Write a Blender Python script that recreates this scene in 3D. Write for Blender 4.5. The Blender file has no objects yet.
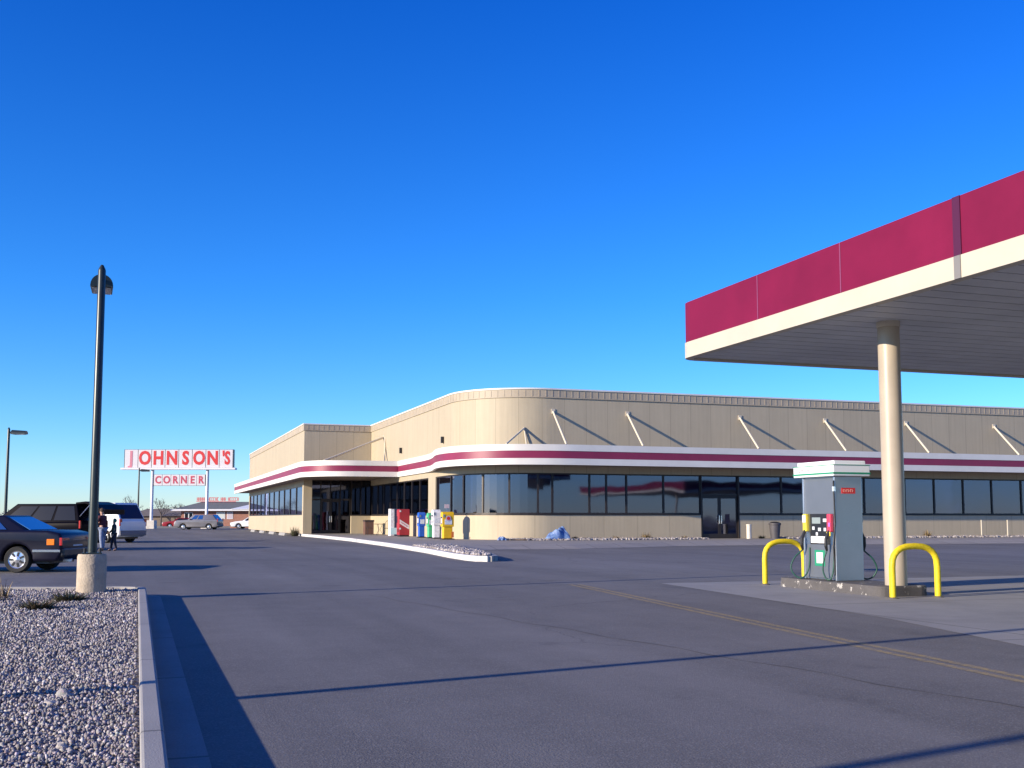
import bpy, bmesh, math, random
import numpy as np
from mathutils import Vector, Matrix
R=math.radians
SKY_AIR,SKY_DUST,SKY_OZ,SKY_SAT,SKY_HUE,SKY_STR,SUN_E,EXPO=1.0,.3,3.0,1.2,.5,.14,4.8,0.66; TINT=[(.72,.80,1.05,),(.52,.78,1.1),(.28,.70,1.15),(.09,.52,1.15)]
random.seed(7); rng=np.random.default_rng(7)
scene=bpy.context.scene; col=scene.collection
ANG=R(19); CA,SA=math.cos(ANG),math.sin(ANG)
def W(a,b,z=0): return Vector((a*CA-b*SA, a*SA+b*CA, z))     # lot frame -> world

# ------------------------------------------------------------------ materials
MATS={}
def mat(name,color,rough=.7,metal=0,var=.0,vscale=3.,bump=0.,bscale=40.,color2=None,spec=.5,coat=0,dirt=0.):
    if name in MATS: return MATS[name]
    m=bpy.data.materials.new(name); m.use_nodes=True; nt=m.node_tree; n=nt.nodes; l=nt.links
    p=n['Principled BSDF']; c=tuple(color)+(1,)
    p.inputs['Base Color'].default_value=c; p.inputs['Roughness'].default_value=rough; p.inputs['Metallic'].default_value=metal
    p.inputs['Specular IOR Level'].default_value=spec; p.inputs['Coat Weight'].default_value=coat
    tc=n.new('ShaderNodeTexCoord')
    if var>0 or color2:
        nz=n.new('ShaderNodeTexNoise'); nz.inputs['Scale'].default_value=vscale; nz.inputs['Detail'].default_value=8; nz.inputs['Roughness'].default_value=.62
        l.new(tc.outputs['Object'],nz.inputs['Vector'])
        rp=n.new('ShaderNodeValToRGB'); rp.color_ramp.elements[0].position=.3; rp.color_ramp.elements[1].position=.7
        c2=color2 if color2 else [min(1,x*(1+var)) for x in color]
        c1=color if color2 else [x*(1-var) for x in color]
        rp.color_ramp.elements[0].color=tuple(c1)+(1,); rp.color_ramp.elements[1].color=tuple(c2)+(1,)
        l.new(nz.outputs['Fac'],rp.inputs['Fac']); l.new(rp.outputs['Color'],p.inputs['Base Color'])
        mr=n.new('ShaderNodeMapRange'); mr.inputs['To Min'].default_value=max(0,rough-.12); mr.inputs['To Max'].default_value=min(1,rough+.1)
        l.new(nz.outputs['Fac'],mr.inputs['Value']); l.new(mr.outputs['Result'],p.inputs['Roughness'])
    if bump>0:
        nb=n.new('ShaderNodeTexNoise'); nb.inputs['Scale'].default_value=bscale; nb.inputs['Detail'].default_value=5
        l.new(tc.outputs['Object'],nb.inputs['Vector'])
        bp=n.new('ShaderNodeBump'); bp.inputs['Strength'].default_value=bump; bp.inputs['Distance'].default_value=.02
        l.new(nb.outputs['Fac'],bp.inputs['Height']); l.new(bp.outputs['Normal'],p.inputs['Normal'])
    MATS[name]=m; return m

def N(nt,t,**kw):
    x=nt.nodes.new(t)
    for k,v in kw.items():
        if k in x.inputs: x.inputs[k].default_value=v
        else: setattr(x,k,v)
    return x
def math_(nt,op,a,b=None,c=None):
    x=nt.nodes.new('ShaderNodeMath'); x.operation=op
    for i,v in enumerate((a,b,c)):
        if v is None: continue
        if isinstance(v,(int,float)): x.inputs[i].default_value=v
        else: nt.links.new(v,x.inputs[i])
    return x.outputs[0]
def mixc(nt,f,a,b,mode='MIX'):
    x=nt.nodes.new('ShaderNodeMix'); x.data_type='RGBA'; x.blend_type=mode
    for i,v in ((0,f),(6,a),(7,b)):
        if isinstance(v,(int,float)): x.inputs[i].default_value=v
        elif isinstance(v,tuple): x.inputs[i].default_value=v if len(v)==4 else v+(1,)
        else: nt.links.new(v,x.inputs[i])
    return x.outputs[2]

def wall_mat(name,base,seam=1.22,seamdark=.72):
    m=bpy.data.materials.new(name); m.use_nodes=True; nt=m.node_tree; l=nt.links; p=nt.nodes['Principled BSDF']
    uv=N(nt,'ShaderNodeUVMap'); sp=N(nt,'ShaderNodeSeparateXYZ'); l.new(uv.outputs[0],sp.inputs[0])
    u=sp.outputs[0]
    fr=math_(nt,'FRACT',math_(nt,'DIVIDE',u,seam)); line=math_(nt,'LESS_THAN',fr,.022)
    panel=math_(nt,'FLOOR',math_(nt,'DIVIDE',u,seam))
    wn=N(nt,'ShaderNodeTexWhiteNoise',noise_dimensions='1D'); l.new(panel,wn.inputs['W'])
    tc=N(nt,'ShaderNodeTexCoord')
    nz=N(nt,'ShaderNodeTexNoise',Scale=.8,Detail=8.,Roughness=.65); l.new(tc.outputs['Object'],nz.inputs['Vector'])
    # vertical streaks of dirt
    mp=N(nt,'ShaderNodeMapping'); mp.inputs['Scale'].default_value=(6,6,.35); l.new(tc.outputs['Object'],mp.inputs['Vector'])
    st=N(nt,'ShaderNodeTexNoise',Scale=1.,Detail=5.); l.new(mp.outputs[0],st.inputs['Vector'])
    v=math_(nt,'ADD',math_(nt,'MULTIPLY',wn.outputs['Value'],.05),math_(nt,'MULTIPLY',nz.outputs['Fac'],.16))
    v=math_(nt,'ADD',v,math_(nt,'MULTIPLY',st.outputs['Fac'],.22)); v=math_(nt,'ADD',v,.76)
    v=math_(nt,'MULTIPLY',v,math_(nt,'SUBTRACT',1.,math_(nt,'MULTIPLY',line,1-seamdark)))
    cc=N(nt,'ShaderNodeCombineColor'); [l.new(v,cc.inputs[i]) for i in range(3)]
    l.new(mixc(nt,1.,tuple(base),cc.outputs[0],'MULTIPLY'),p.inputs['Base Color'])
    p.inputs['Roughness'].default_value=.62
    rib=math_(nt,'SINE',math_(nt,'MULTIPLY',u,2*math.pi/.203))
    bp=N(nt,'ShaderNodeBump',Strength=.14,Distance=.012); h=math_(nt,'SUBTRACT',math_(nt,'MULTIPLY',rib,.25),math_(nt,'MULTIPLY',line,1.))
    l.new(h,bp.inputs['Height']); l.new(bp.outputs[0],p.inputs['Normal'])
    return m
def glass_mat(name,tint=(.30,.31,.36),refl=.10,gcol=(.62,.68,1.0),wav=.13):
    m=bpy.data.materials.new(name); m.use_nodes=True; nt=m.node_tree; l=nt.links
    for x in list(nt.nodes):
        if x.type!='OUTPUT_MATERIAL': nt.nodes.remove(x)
    out=[x for x in nt.nodes if x.type=='OUTPUT_MATERIAL'][0]
    g=N(nt,'ShaderNodeBsdfGlossy',Roughness=.03); g.inputs['Color'].default_value=gcol+(1,)
    t=N(nt,'ShaderNodeBsdfTransparent'); t.inputs['Color'].default_value=tint+(1,)
    fr=N(nt,'ShaderNodeFresnel',IOR=1.52)
    f=math_(nt,'MINIMUM',math_(nt,'ADD',fr.outputs[0],refl),.95)
    tc=N(nt,'ShaderNodeTexCoord'); nz=N(nt,'ShaderNodeTexNoise',Scale=.55,Detail=1.); l.new(tc.outputs['Object'],nz.inputs['Vector'])
    bp=N(nt,'ShaderNodeBump',Strength=wav,Distance=.03); l.new(nz.outputs['Fac'],bp.inputs['Height']); l.new(bp.outputs[0],g.inputs['Normal'])
    mx=N(nt,'ShaderNodeMixShader'); l.new(f,mx.inputs[0]); l.new(t.outputs[0],mx.inputs[1]); l.new(g.outputs[0],mx.inputs[2]); l.new(mx.outputs[0],out.inputs[0])
    return m
def asphalt_mat():
    m=bpy.data.materials.new('asphalt'); m.use_nodes=True; nt=m.node_tree; l=nt.links; p=nt.nodes['Principled BSDF']
    tc=N(nt,'ShaderNodeTexCoord')
    def nz(s,d=6,r=.6,sc=None):
        x=N(nt,'ShaderNodeTexNoise',Scale=s,Detail=float(d),Roughness=r); src=tc.outputs['Object']
        if sc:
            mp=N(nt,'ShaderNodeMapping'); mp.inputs['Scale'].default_value=sc; l.new(src,mp.inputs['Vector']); src=mp.outputs[0]
        l.new(src,x.inputs['Vector']); return x.outputs['Fac']
    big=nz(.12,6); mid=nz(1.3,8,.7); fine=nz(60,3); str_=nz(.5,5,.6,(1.6,.12,1))
    v=math_(nt,'ADD',math_(nt,'MULTIPLY',big,.55),math_(nt,'MULTIPLY',mid,.35)); v=math_(nt,'ADD',v,math_(nt,'MULTIPLY',fine,.55)); v=math_(nt,'ADD',v,math_(nt,'MULTIPLY',str_,.55))
    rp=N(nt,'ShaderNodeValToRGB'); e=rp.color_ramp.elements; e[0].position=.68; e[0].color=(.088,.085,.083,1); e[1].position=1.32; e[1].color=(.200,.192,.185,1)
    mr=N(nt,'ShaderNodeMapRange'); mr.inputs['From Min'].default_value=0; mr.inputs['From Max'].default_value=2; mr.inputs['To Max'].default_value=2
    rp.color_ramp.elements[0].position=.38; rp.color_ramp.elements[1].position=.62
    l.new(math_(nt,'DIVIDE',v,2.),rp.inputs['Fac'])
    # aggregate specks
    vo=N(nt,'ShaderNodeTexVoronoi',Scale=85.); l.new(tc.outputs['Object'],vo.inputs['Vector'])
    spk=N(nt,'ShaderNodeSeparateColor'); l.new(vo.outputs['Color'],spk.inputs[0])
    light=math_(nt,'GREATER_THAN',spk.outputs[0],.86)
    c=mixc(nt,math_(nt,'MULTIPLY',light,.5),rp.outputs[0],(.24,.23,.22))
    # cracks
    vc=N(nt,'ShaderNodeTexVoronoi',Scale=.16,feature='DISTANCE_TO_EDGE')
    wv=N(nt,'ShaderNodeTexNoise',Scale=1.1,Detail=6.); l.new(tc.outputs['Object'],wv.inputs['Vector'])
    ad=N(nt,'ShaderNodeVectorMath',operation='MULTIPLY_ADD'); l.new(wv.outputs['Color'],ad.inputs[0]); ad.inputs[1].default_value=(.9,.9,0); l.new(tc.outputs['Object'],ad.inputs[2])
    l.new(ad.outputs[0],vc.inputs['Vector'])
    cr=math_(nt,'LESS_THAN',vc.outputs['Distance'],.0022); cr=math_(nt,'MULTIPLY',cr,math_(nt,'GREATER_THAN',nz(.2,2),.5))
    c=mixc(nt,math_(nt,'MULTIPLY',cr,.3),c,(.03,.03,.032))
    # worn wheel lanes, paler, running along the drive, and square repair patches
    ln=nz(.42,3,.5,(1.,.035,1)); lm=N(nt,'ShaderNodeMapRange'); lm.inputs['From Min'].default_value=.5; lm.inputs['From Max'].default_value=.66; l.new(ln,lm.inputs['Value'])
    c=mixc(nt,math_(nt,'MULTIPLY',lm.outputs[0],.22),c,(.25,.24,.24))
    vp=N(nt,'ShaderNodeTexVoronoi',Scale=.11,distance='CHEBYCHEV'); l.new(tc.outputs['Object'],vp.inputs['Vector'])
    vs_=N(nt,'ShaderNodeSeparateColor'); l.new(vp.outputs['Color'],vs_.inputs[0])
    c=mixc(nt,math_(nt,'MULTIPLY',math_(nt,'GREATER_THAN',vs_.outputs[1],.72),.16),c,(.05,.05,.052))
    # oil stains
    oil=N(nt,'ShaderNodeMapRange'); oil.inputs['From Min'].default_value=.62; oil.inputs['From Max'].default_value=.75; l.new(nz(.7,4),oil.inputs['Value'])
    c=mixc(nt,math_(nt,'MULTIPLY',oil.outputs[0],.5),c,(.035,.034,.037))
    l.new(c,p.inputs['Base Color']); p.inputs['Roughness'].default_value=.85; p.inputs['Specular IOR Level'].default_value=.35
    bp=N(nt,'ShaderNodeBump',Strength=.3,Distance=.006); l.new(math_(nt,'ADD',fine,vo.outputs['Distance']),bp.inputs['Height']); l.new(bp.outputs[0],p.inputs['Normal'])
    return m
def concrete_mat(name,c1,c2,joint=3.0,stain=.4):
    m=bpy.data.materials.new(name); m.use_nodes=True; nt=m.node_tree; l=nt.links; p=nt.nodes['Principled BSDF']
    tc=N(nt,'ShaderNodeTexCoord')
    def nz(s,d=6.):
        x=N(nt,'ShaderNodeTexNoise',Scale=s,Detail=d,Roughness=.65); l.new(tc.outputs['Object'],x.inputs['Vector']); return x.outputs['Fac']
    c=mixc(nt,nz(1.2),tuple(c1),tuple(c2))
    st=N(nt,'ShaderNodeMapRange'); st.inputs['From Min'].default_value=.5; st.inputs['From Max'].default_value=.72; l.new(nz(.5),st.inputs['Value'])
    c=mixc(nt,math_(nt,'MULTIPLY',st.outputs[0],stain),c,tuple(x*.5 for x in c1))
    if joint:
        sp=N(nt,'ShaderNodeSeparateXYZ'); l.new(tc.outputs['Object'],sp.inputs[0])
        j=None
        for k in (0,1):
            q=math_(nt,'LESS_THAN',math_(nt,'FRACT',math_(nt,'DIVIDE',sp.outputs[k],joint)),.012*3/joint)
            j=q if j is None else math_(nt,'MAXIMUM',j,q)
        c=mixc(nt,math_(nt,'MULTIPLY',j,.6),c,(.05,.05,.05))
    fn=nz(90,2.); l.new(mixc(nt,.35,c,mixc(nt,fn,(0.,0.,0.),(1.,1.,1.)),'OVERLAY'),p.inputs['Base Color'])
    p.inputs['Roughness'].default_value=.85; bp=N(nt,'ShaderNodeBump',Strength=.3,Distance=.008); l.new(fn,bp.inputs['Height']); l.new(bp.outputs[0],p.inputs['Normal'])
    return m
def worn_line_mat():
    m=asphalt_mat(); m.name='worn_yellow_paint'; nt=m.node_tree; l=nt.links; p=nt.nodes['Principled BSDF']
    src=p.inputs['Base Color'].links[0].from_socket
    tc=N(nt,'ShaderNodeTexCoord'); x=N(nt,'ShaderNodeTexNoise',Scale=14.,Detail=8.,Roughness=.8); l.new(tc.outputs['Object'],x.inputs['Vector'])
    mr=N(nt,'ShaderNodeMapRange'); mr.inputs['From Min'].default_value=.4; mr.inputs['From Max'].default_value=.62; l.new(x.outputs['Fac'],mr.inputs['Value'])
    l.new(mixc(nt,math_(nt,'MULTIPLY',mr.outputs[0],.75),src,(.48,.34,.10)),p.inputs['Base Color']); return m
def gravel_mat(name,scale):
    m=bpy.data.materials.new(name); m.use_nodes=True; nt=m.node_tree; l=nt.links; p=nt.nodes['Principled BSDF']
    tc=N(nt,'ShaderNodeTexCoord'); vo=N(nt,'ShaderNodeTexVoronoi',Scale=scale); l.new(tc.outputs['Object'],vo.inputs['Vector'])
    s=N(nt,'ShaderNodeSeparateColor'); l.new(vo.outputs['Color'],s.inputs[0])
    rp=N(nt,'ShaderNodeValToRGB'); e=rp.color_ramp.elements; e[0].color=(.13,.11,.10,1); e[1].color=(.52,.46,.41,1); x=e.new(.5); x.color=(.30,.26,.235,1)
    l.new(s.outputs[0],rp.inputs['Fac']); l.new(rp.outputs[0],p.inputs['Base Color']); p.inputs['Roughness'].default_value=.9
    bp=N(nt,'ShaderNodeBump',Strength=1.,Distance=.03,invert=True); l.new(vo.outputs['Distance'],bp.inputs['Height']); l.new(bp.outputs[0],p.inputs['Normal'])
    return m
def stone_mat():
    m=bpy.data.materials.new('stone'); m.use_nodes=True; nt=m.node_tree; l=nt.links; p=nt.nodes['Principled BSDF']
    g=N(nt,'ShaderNodeNewGeometry'); rp=N(nt,'ShaderNodeValToRGB'); e=rp.color_ramp.elements
    e[0].color=(.19,.17,.17,1); e[1].color=(.58,.54,.52,1); x=e.new(.4); x.color=(.27,.245,.24,1); x=e.new(.8); x.color=(.38,.345,.33,1)
    l.new(g.outputs['Random Per Island'],rp.inputs['Fac'])
    tc=N(nt,'ShaderNodeTexCoord'); nz=N(nt,'ShaderNodeTexNoise',Scale=60.,Detail=3.); l.new(tc.outputs['Object'],nz.inputs['Vector'])
    l.new(mixc(nt,.3,rp.outputs[0],nz.outputs['Color'],'OVERLAY'),p.inputs['Base Color']); p.inputs['Roughness'].default_value=.85
    return m
def brick_mat():
    m=bpy.data.materials.new('red_brick'); m.use_nodes=True; nt=m.node_tree; l=nt.links; p=nt.nodes['Principled BSDF']
    uv=N(nt,'ShaderNodeUVMap'); b=N(nt,'ShaderNodeTexBrick',Scale=4.); b.inputs['Color1'].default_value=(.30,.115,.075,1); b.inputs['Color2'].default_value=(.38,.16,.11,1); b.inputs['Mortar'].default_value=(.3,.25,.22,1)
    l.new(uv.outputs[0],b.inputs['Vector']); l.new(b.outputs[0],p.inputs['Base Color']); p.inputs['Roughness'].default_value=.9; return m

TAN=(.44,.375,.26)
m_wall=wall_mat('tan_siding',TAN); m_low=wall_mat('tan_low_wall',(.49,.41,.28),seam=1.9,seamdark=.8)
m_cop=mat('tan_coping',(.41,.345,.25),.6,var=.1,vscale=1.5)
m_white=mat('white_trim',(.68,.66,.61),.5,var=.06,vscale=.8)
m_maroon=mat('maroon_band',(.23,.022,.065),.42,var=.12,vscale=.7)
m_gmaroon=mat('maroon_fascia_paint',(.165,.006,.040),.6,var=.13,vscale=.9,spec=.2)
m_cream=mat('cream_trim',(.50,.455,.36),.5,var=.06,vscale=.8)
m_soff=mat('soffit_paint',(.22,.17,.14),.8,var=.12,vscale=1)
m_gsoff=mat('soffit_metal',(.54,.56,.58),.5,var=.16,vscale=.6)
m_frame=mat('dark_bronze_frame',(.035,.028,.026),.4,metal=.3,var=.1)
m_glass=glass_mat('tinted_glass')
m_glass2=glass_mat('dark_entrance_glass',tint=(.10,.09,.11),refl=.02)
m_asph=asphalt_mat(); m_conc=concrete_mat('concrete_pad',(.21,.205,.20),(.32,.31,.30),joint=4.5)
m_walk=concrete_mat('pavement_concrete',(.24,.22,.20),(.33,.305,.28),joint=1.5,stain=.25)
m_kerb=concrete_mat('kerb_concrete',(.27,.26,.245),(.38,.365,.34),joint=3.0,stain=.2)
m_kwhite=mat('white_kerb_paint',(.60,.58,.55),.7,var=.22,vscale=3,bump=.3,bscale=60)
m_island=concrete_mat('stained_island_concrete',(.036,.033,.034),(.15,.14,.135),joint=0,stain=.8)
_nt=m_island.node_tree; _p=_nt.nodes['Principled BSDF']; _src=_p.inputs['Base Color'].links[0].from_socket      # flakes of old pale paint
_n=N(_nt,'ShaderNodeTexNoise',Scale=5.5,Detail=7.,Roughness=.75); _t=N(_nt,'ShaderNodeTexCoord'); _nt.links.new(_t.outputs['Object'],_n.inputs['Vector'])
_nt.links.new(mixc(_nt,math_(_nt,'MULTIPLY',math_(_nt,'GREATER_THAN',_n.outputs['Fac'],.60),.75),_src,(.55,.52,.47)),_p.inputs['Base Color'])
m_int=mat('interior_wall',(.30,.21,.16),.8,var=.3,vscale=.7); m_ifloor=mat('interior_floor',(.12,.09,.08),.5)
m_steel=mat('brushed_steel',(.50,.53,.58),.32,metal=.92,var=.1,vscale=1.3)
m_steel2=mat('grey_pump_panel',(.20,.22,.25),.4,metal=.5,var=.05)
m_black=mat('black_plastic',(.018,.018,.02),.45,var=.2); m_rubber=mat('tyre_rubber',(.02,.02,.02),.85,var=.2)
m_yellow=mat('yellow_paint',(.72,.55,.02),.5,var=.16,vscale=11,bump=.25,bscale=25,spec=.35)
m_poleg=mat('dark_green_pole_paint',(.030,.040,.038),.35,metal=.2,var=.2)
m_bconc=mat('pole_base_concrete',(.42,.35,.26),.85,var=.22,vscale=5,bump=.6,bscale=35)
m_col=mat('tan_column_paint',(.42,.355,.27),.42,var=.1,vscale=1.2)
m_red=mat('red_sign_paint',(.62,.03,.03),.5); m_pink=mat('faded_pink_paint',(.58,.20,.25),.5)
m_signw=mat('white_sign_panel',(.66,.63,.63),.5,var=.04)
m_green=mat('green_paint',(.02,.26,.14),.5); m_hose=mat('dark_green_hose',(.01,.07,.05),.5)
m_stone=stone_mat(); m_grav=gravel_mat('gravel_bed_ground',24.)
m_earth=mat('dry_earth',(.20,.155,.11),.95,color2=(.28,.22,.15),vscale=.02)
m_lot2=None

# ------------------------------------------------------------------ mesh helpers
class MB:
    def __init__(s): s.v=[]; s.f=[]; s.uv={}; s.mi=[]
    def add(s,vs,fs,uvs=None,mi=0):
        o=len(s.v); s.v+= [tuple(x) for x in vs]
        for i,f in enumerate(fs):
            if uvs and i in uvs: s.uv[len(s.f)]=uvs[i]
            s.f.append(tuple(o+k for k in f)); s.mi.append(mi)
        return s
    def box(s,x0,x1,y0,y1,z0,z1,M=None,mi=0):
        vs=[Vector(p) for p in ((x0,y0,z0),(x1,y0,z0),(x1,y1,z0),(x0,y1,z0),(x0,y0,z1),(x1,y0,z1),(x1,y1,z1),(x0,y1,z1))]
        if M: vs=[M@p for p in vs]
        return s.add(vs,[(0,3,2,1),(4,5,6,7),(0,1,5,4),(1,2,6,5),(2,3,7,6),(3,0,4,7)],mi=mi)
    def tube(s,pts,r,seg=10,cap=True,mi=0):
        pts=[Vector(p) for p in pts]; rs=r if isinstance(r,(list,tuple)) else [r]*len(pts)
        rings=[]; up=None
        for i,p in enumerate(pts):
            d=((pts[min(i+1,len(pts)-1)]-pts[max(i-1,0)])).normalized()
            if up is None: up=Vector((0,0,1)) if abs(d.z)<.9 else Vector((1,0,0))
            x=d.cross(up); x=x.normalized() if x.length>1e-5 else Vector((1,0,0)); y=d.cross(x).normalized(); up=x.cross(d).normalized()
            rings.append([p+rs[i]*(math.cos(2*math.pi*k/seg)*x+math.sin(2*math.pi*k/seg)*y) for k in range(seg)])
        vs=[q for rg in rings for q in rg]; fs=[]
        for i in range(len(pts)-1):
            for k in range(seg):
                k2=(k+1)%seg; fs.append((i*seg+k,(i+1)*seg+k,(i+1)*seg+k2,i*seg+k2))
        if cap: fs.append(tuple(range(seg))); fs.append(tuple((len(pts)-1)*seg+k for k in reversed(range(seg))))
        return s.add(vs,fs,mi=mi)
    def prism(s,poly,z0,z1,mi=0,M=None):      # plan polygon extruded up
        n=len(poly); vs=[Vector((p[0],p[1],z0)) for p in poly]+[Vector((p[0],p[1],z1)) for p in poly]
        if M: vs=[M@v for v in vs]
        return s.add(vs,[tuple(reversed(range(n))),tuple(range(n,2*n))]+[(i,(i+1)%n,n+(i+1)%n,n+i) for i in range(n)],mi=mi)
    def side(s,poly,y0,y1,mi=0):      # XZ polygon extruded along y
        n=len(poly); vs=[(p[0],y0,p[1]) for p in poly]+[(p[0],y1,p[1]) for p in poly]
        return s.add(vs,[tuple(range(n)),tuple(reversed(range(n,2*n)))]+[((i+1)%n,i,n+i,n+(i+1)%n) for i in range(n)],mi=mi)
    def ribbon(s,pts,nrm,o0,o1,z0,z1,u0=0.):
        n=len(pts); vs=[]; L=[u0]
        for i in range(1,n): L.append(L[-1]+(Vector(pts[i])-Vector(pts[i-1])).length)
        for (p,q) in zip(pts,nrm):
            for o,z in ((o1,z0),(o1,z1),(o0,z1),(o0,z0)): vs.append((p[0]+q[0]*o,p[1]+q[1]*o,z))
        fs=[];uv={}
        for i in range(n-1):
            a=4*i;b=a+4
            for k in range(4):
                k2=(k+1)%4
                if k in (0,2):
                    zz=(z0,z1) if k==0 else (z1,z0)
                    uv[len(fs)]=[(L[i],zz[0]),(L[i+1],zz[0]),(L[i+1],zz[1]),(L[i],zz[1])]
                fs.append((a+k,b+k,b+k2,a+k2))
        fs.append((0,1,2,3)); e=4*(n-1); fs.append((e+3,e+2,e+1,e))
        return s.add(vs,fs,uv)
    def build(s,name,mats,parent=None,smooth=False,bevel=0,fix=True,segs=2):
        me=bpy.data.meshes.new(name); me.from_pydata(s.v,[],s.f)
        ul=me.uv_layers.new(name='UVMap')
        if not isinstance(mats,(list,tuple)): mats=[mats]
        for m in mats: me.materials.append(m)
        for i,p in enumerate(me.polygons):
            p.material_index=s.mi[i]; p.use_smooth=smooth
            if i in s.uv:
                for li,q in zip(p.loop_indices,s.uv[i]): ul.data[li].uv=q
            else:
                nx,ny,nz=[abs(c) for c in p.normal]
                for li in p.loop_indices:
                    c=me.vertices[me.loops[li].vertex_index].co
                    ul.data[li].uv=(c.y,c.z) if nx>=ny and nx>=nz else ((c.x,c.z) if ny>=nz else (c.x,c.y))
        if fix:
            bm=bmesh.new(); bm.from_mesh(me); bmesh.ops.recalc_face_normals(bm,faces=bm.faces); bm.to_mesh(me); bm.free()
        o=bpy.data.objects.new(name,me); col.objects.link(o)
        if bevel:
            b=o.modifiers.new('b','BEVEL'); b.width=bevel; b.segments=segs; b.limit_method='ANGLE'; b.angle_limit=R(38)
            b.harden_normals=False; bake(o)
            if smooth: pass
        if parent: o.parent=parent
        return o
def bake(o):
    dg=bpy.context.evaluated_depsgraph_get(); dg.update(); ev=o.evaluated_get(dg)
    me=bpy.data.meshes.new_from_object(ev); o.modifiers.clear(); o.data=me
    return o
def autosmooth(o,ang=35):
    me=o.data; bm=bmesh.new(); bm.from_mesh(me)
    for f in bm.faces: f.smooth=True
    for e in bm.edges: e.smooth = not (len(e.link_faces)==2 and e.calc_face_angle(0)>R(ang))
    bm.to_mesh(me); bm.free(); return o
def tag(o,label=None,cat=None,group=None,kind=None):
    if label: o['label']=label
    if cat: o['category']=cat
    if group: o['group']=group
    if kind: o['kind']=kind
    return o
def empty(name,loc,rz=ANG,label=None,cat=None,group=None):
    o=bpy.data.objects.new(name,None); col.objects.link(o); o.location=loc; o.rotation_euler=(0,0,rz); o.empty_display_size=.3
    return tag(o,label,cat,group)
def kids(o): return [c for c in bpy.data.objects if c.parent==o]
def copy_tree(o,parent=None):
    ch=kids(o); c=o.copy(); col.objects.link(c); c.parent=parent
    for k in ch: copy_tree(k,c)
    return c
def text(name,body,size,m,parent,loc,rot=(R(90),0,0),ext=.01,off=0,sx=1,shear=0,ax='CENTER'):
    cu=bpy.data.curves.new(name,'FONT'); cu.body=body; cu.size=size; cu.extrude=ext; cu.offset=off; cu.align_x=ax; cu.align_y='CENTER'; cu.shear=shear; cu.resolution_u=3
    t=bpy.data.objects.new(name,cu); col.objects.link(t)
    dg=bpy.context.evaluated_depsgraph_get(); dg.update(); me=bpy.data.meshes.new_from_object(t.evaluated_get(dg))
    bpy.data.objects.remove(t); me.materials.clear(); me.materials.append(m)
    for v in me.vertices: v.co.x*=sx
    o=bpy.data.objects.new(name,me); col.objects.link(o); o.parent=parent; o.location=loc; o.rotation_euler=rot; return o
def lathe(prof,seg=24,M=None,mb=None):     # profile (r,z) about z
    mb=mb or MB(); vs=[];fs=[]
    for r,z in prof:
        for k in range(seg):
            a=2*math.pi*k/seg; v=Vector((r*math.cos(a),r*math.sin(a),z)); vs.append(M@v if M else v)
    for i in range(len(prof)-1):
        for k in range(seg): k2=(k+1)%seg; fs.append((i*seg+k,i*seg+k2,(i+1)*seg+k2,(i+1)*seg+k))
    fs.append(tuple(reversed(range(seg)))); fs.append(tuple((len(prof)-1)*seg+k for k in range(seg)))
    return mb.add(vs,fs)
def normals(pts,side=1):
    out=[]
    for i,p in enumerate(pts):
        ds=[]
        if i>0: ds.append((Vector(p)-Vector(pts[i-1])).normalized())
        if i<len(pts)-1: ds.append((Vector(pts[i+1])-Vector(p)).normalized())
        ns=[Vector((d.y,-d.x))*side for d in ds]; n=sum(ns,Vector((0,0))); n.normalize(); n=n/max(.4,n.dot(ns[0])); out.append((n.x,n.y))
    return out
def loft_poly(poly): return [W(*p).to_2d() for p in poly]

# ------------------------------------------------------------------ ground
FR=bpy.data.objects  # shorthand unused
def sheet(name,poly,z,m,z0=None,kind='structure',frame=True):
    mb=MB()
    if z0 is None: mb.add([(p[0],p[1],0) for p in poly],[tuple(range(len(poly)))])
    else: mb.prism(poly,z0-z,0)
    o=mb.build(name,m,fix=z0 is not None); o.location=(0,0,z)
    if frame: o.rotation_euler=(0,0,ANG)
    return tag(o,kind=kind)
sheet('ground',[(-4000,-800),(4000,-800),(4000,5000),(-4000,5000)],-.06,m_earth,frame=False)
sheet('parking_lot',[(-90,-45),(95,-45),(95,138),(-90,138)],0,m_asph,z0=-.05)
sheet('forecourt_concrete',[(9.52,18.9),(8.92,11.6),(8.24,8.56),(7.3,4),(6.2,-1.5),(40,-1.5),(40,18.9)],.004,m_conc)
ml=worn_line_mat()
for d in (0,.17):
    dx,dy=(6.45-7.74),(6.73-19.13); L=math.hypot(dx,dy); nx,ny=-dy/L,dx/L; w=.045
    p0=(7.74-dx*.0,19.13-dy*.0); p1=(6.45+dx*.35,6.73+dy*.35)
    sheet('lane_marking',[(p0[0]+nx*(d-w),p0[1]+ny*(d-w)),(p0[0]+nx*(d+w),p0[1]+ny*(d+w)),(p1[0]+nx*(d+w),p1[1]+ny*(d+w)),(p1[0]+nx*(d-w),p1[1]+ny*(d-w))],.003+.0005*0,ml)
# tar seams on the asphalt
m_tar=mat('tar_seam',(.06,.058,.06),.8)
for (p0,p1,w) in (((3.6,17.5),(5.6,5.5),.014),((14.,35.2),(45,36.8),.03)):
    q=[];n=24
    for sgn in (1,-1):
        rr=range(n+1) if sgn==1 else range(n,-1,-1)
        for i in rr:
            t=i/n; x=p0[0]+(p1[0]-p0[0])*t+.05*math.sin(i*1.7); y=p0[1]+(p1[1]-p0[1])*t+.04*math.sin(i*2.3)
            dx,dy=p1[0]-p0[0],p1[1]-p0[1]; L=math.hypot(dx,dy); ww=w*(.6+.4*math.sin(i*3.1))
            q.append((x-dy/L*ww*sgn,y+dx/L*ww*sgn))
    sheet('tar_seam',q,.0025,m_tar)

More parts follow.
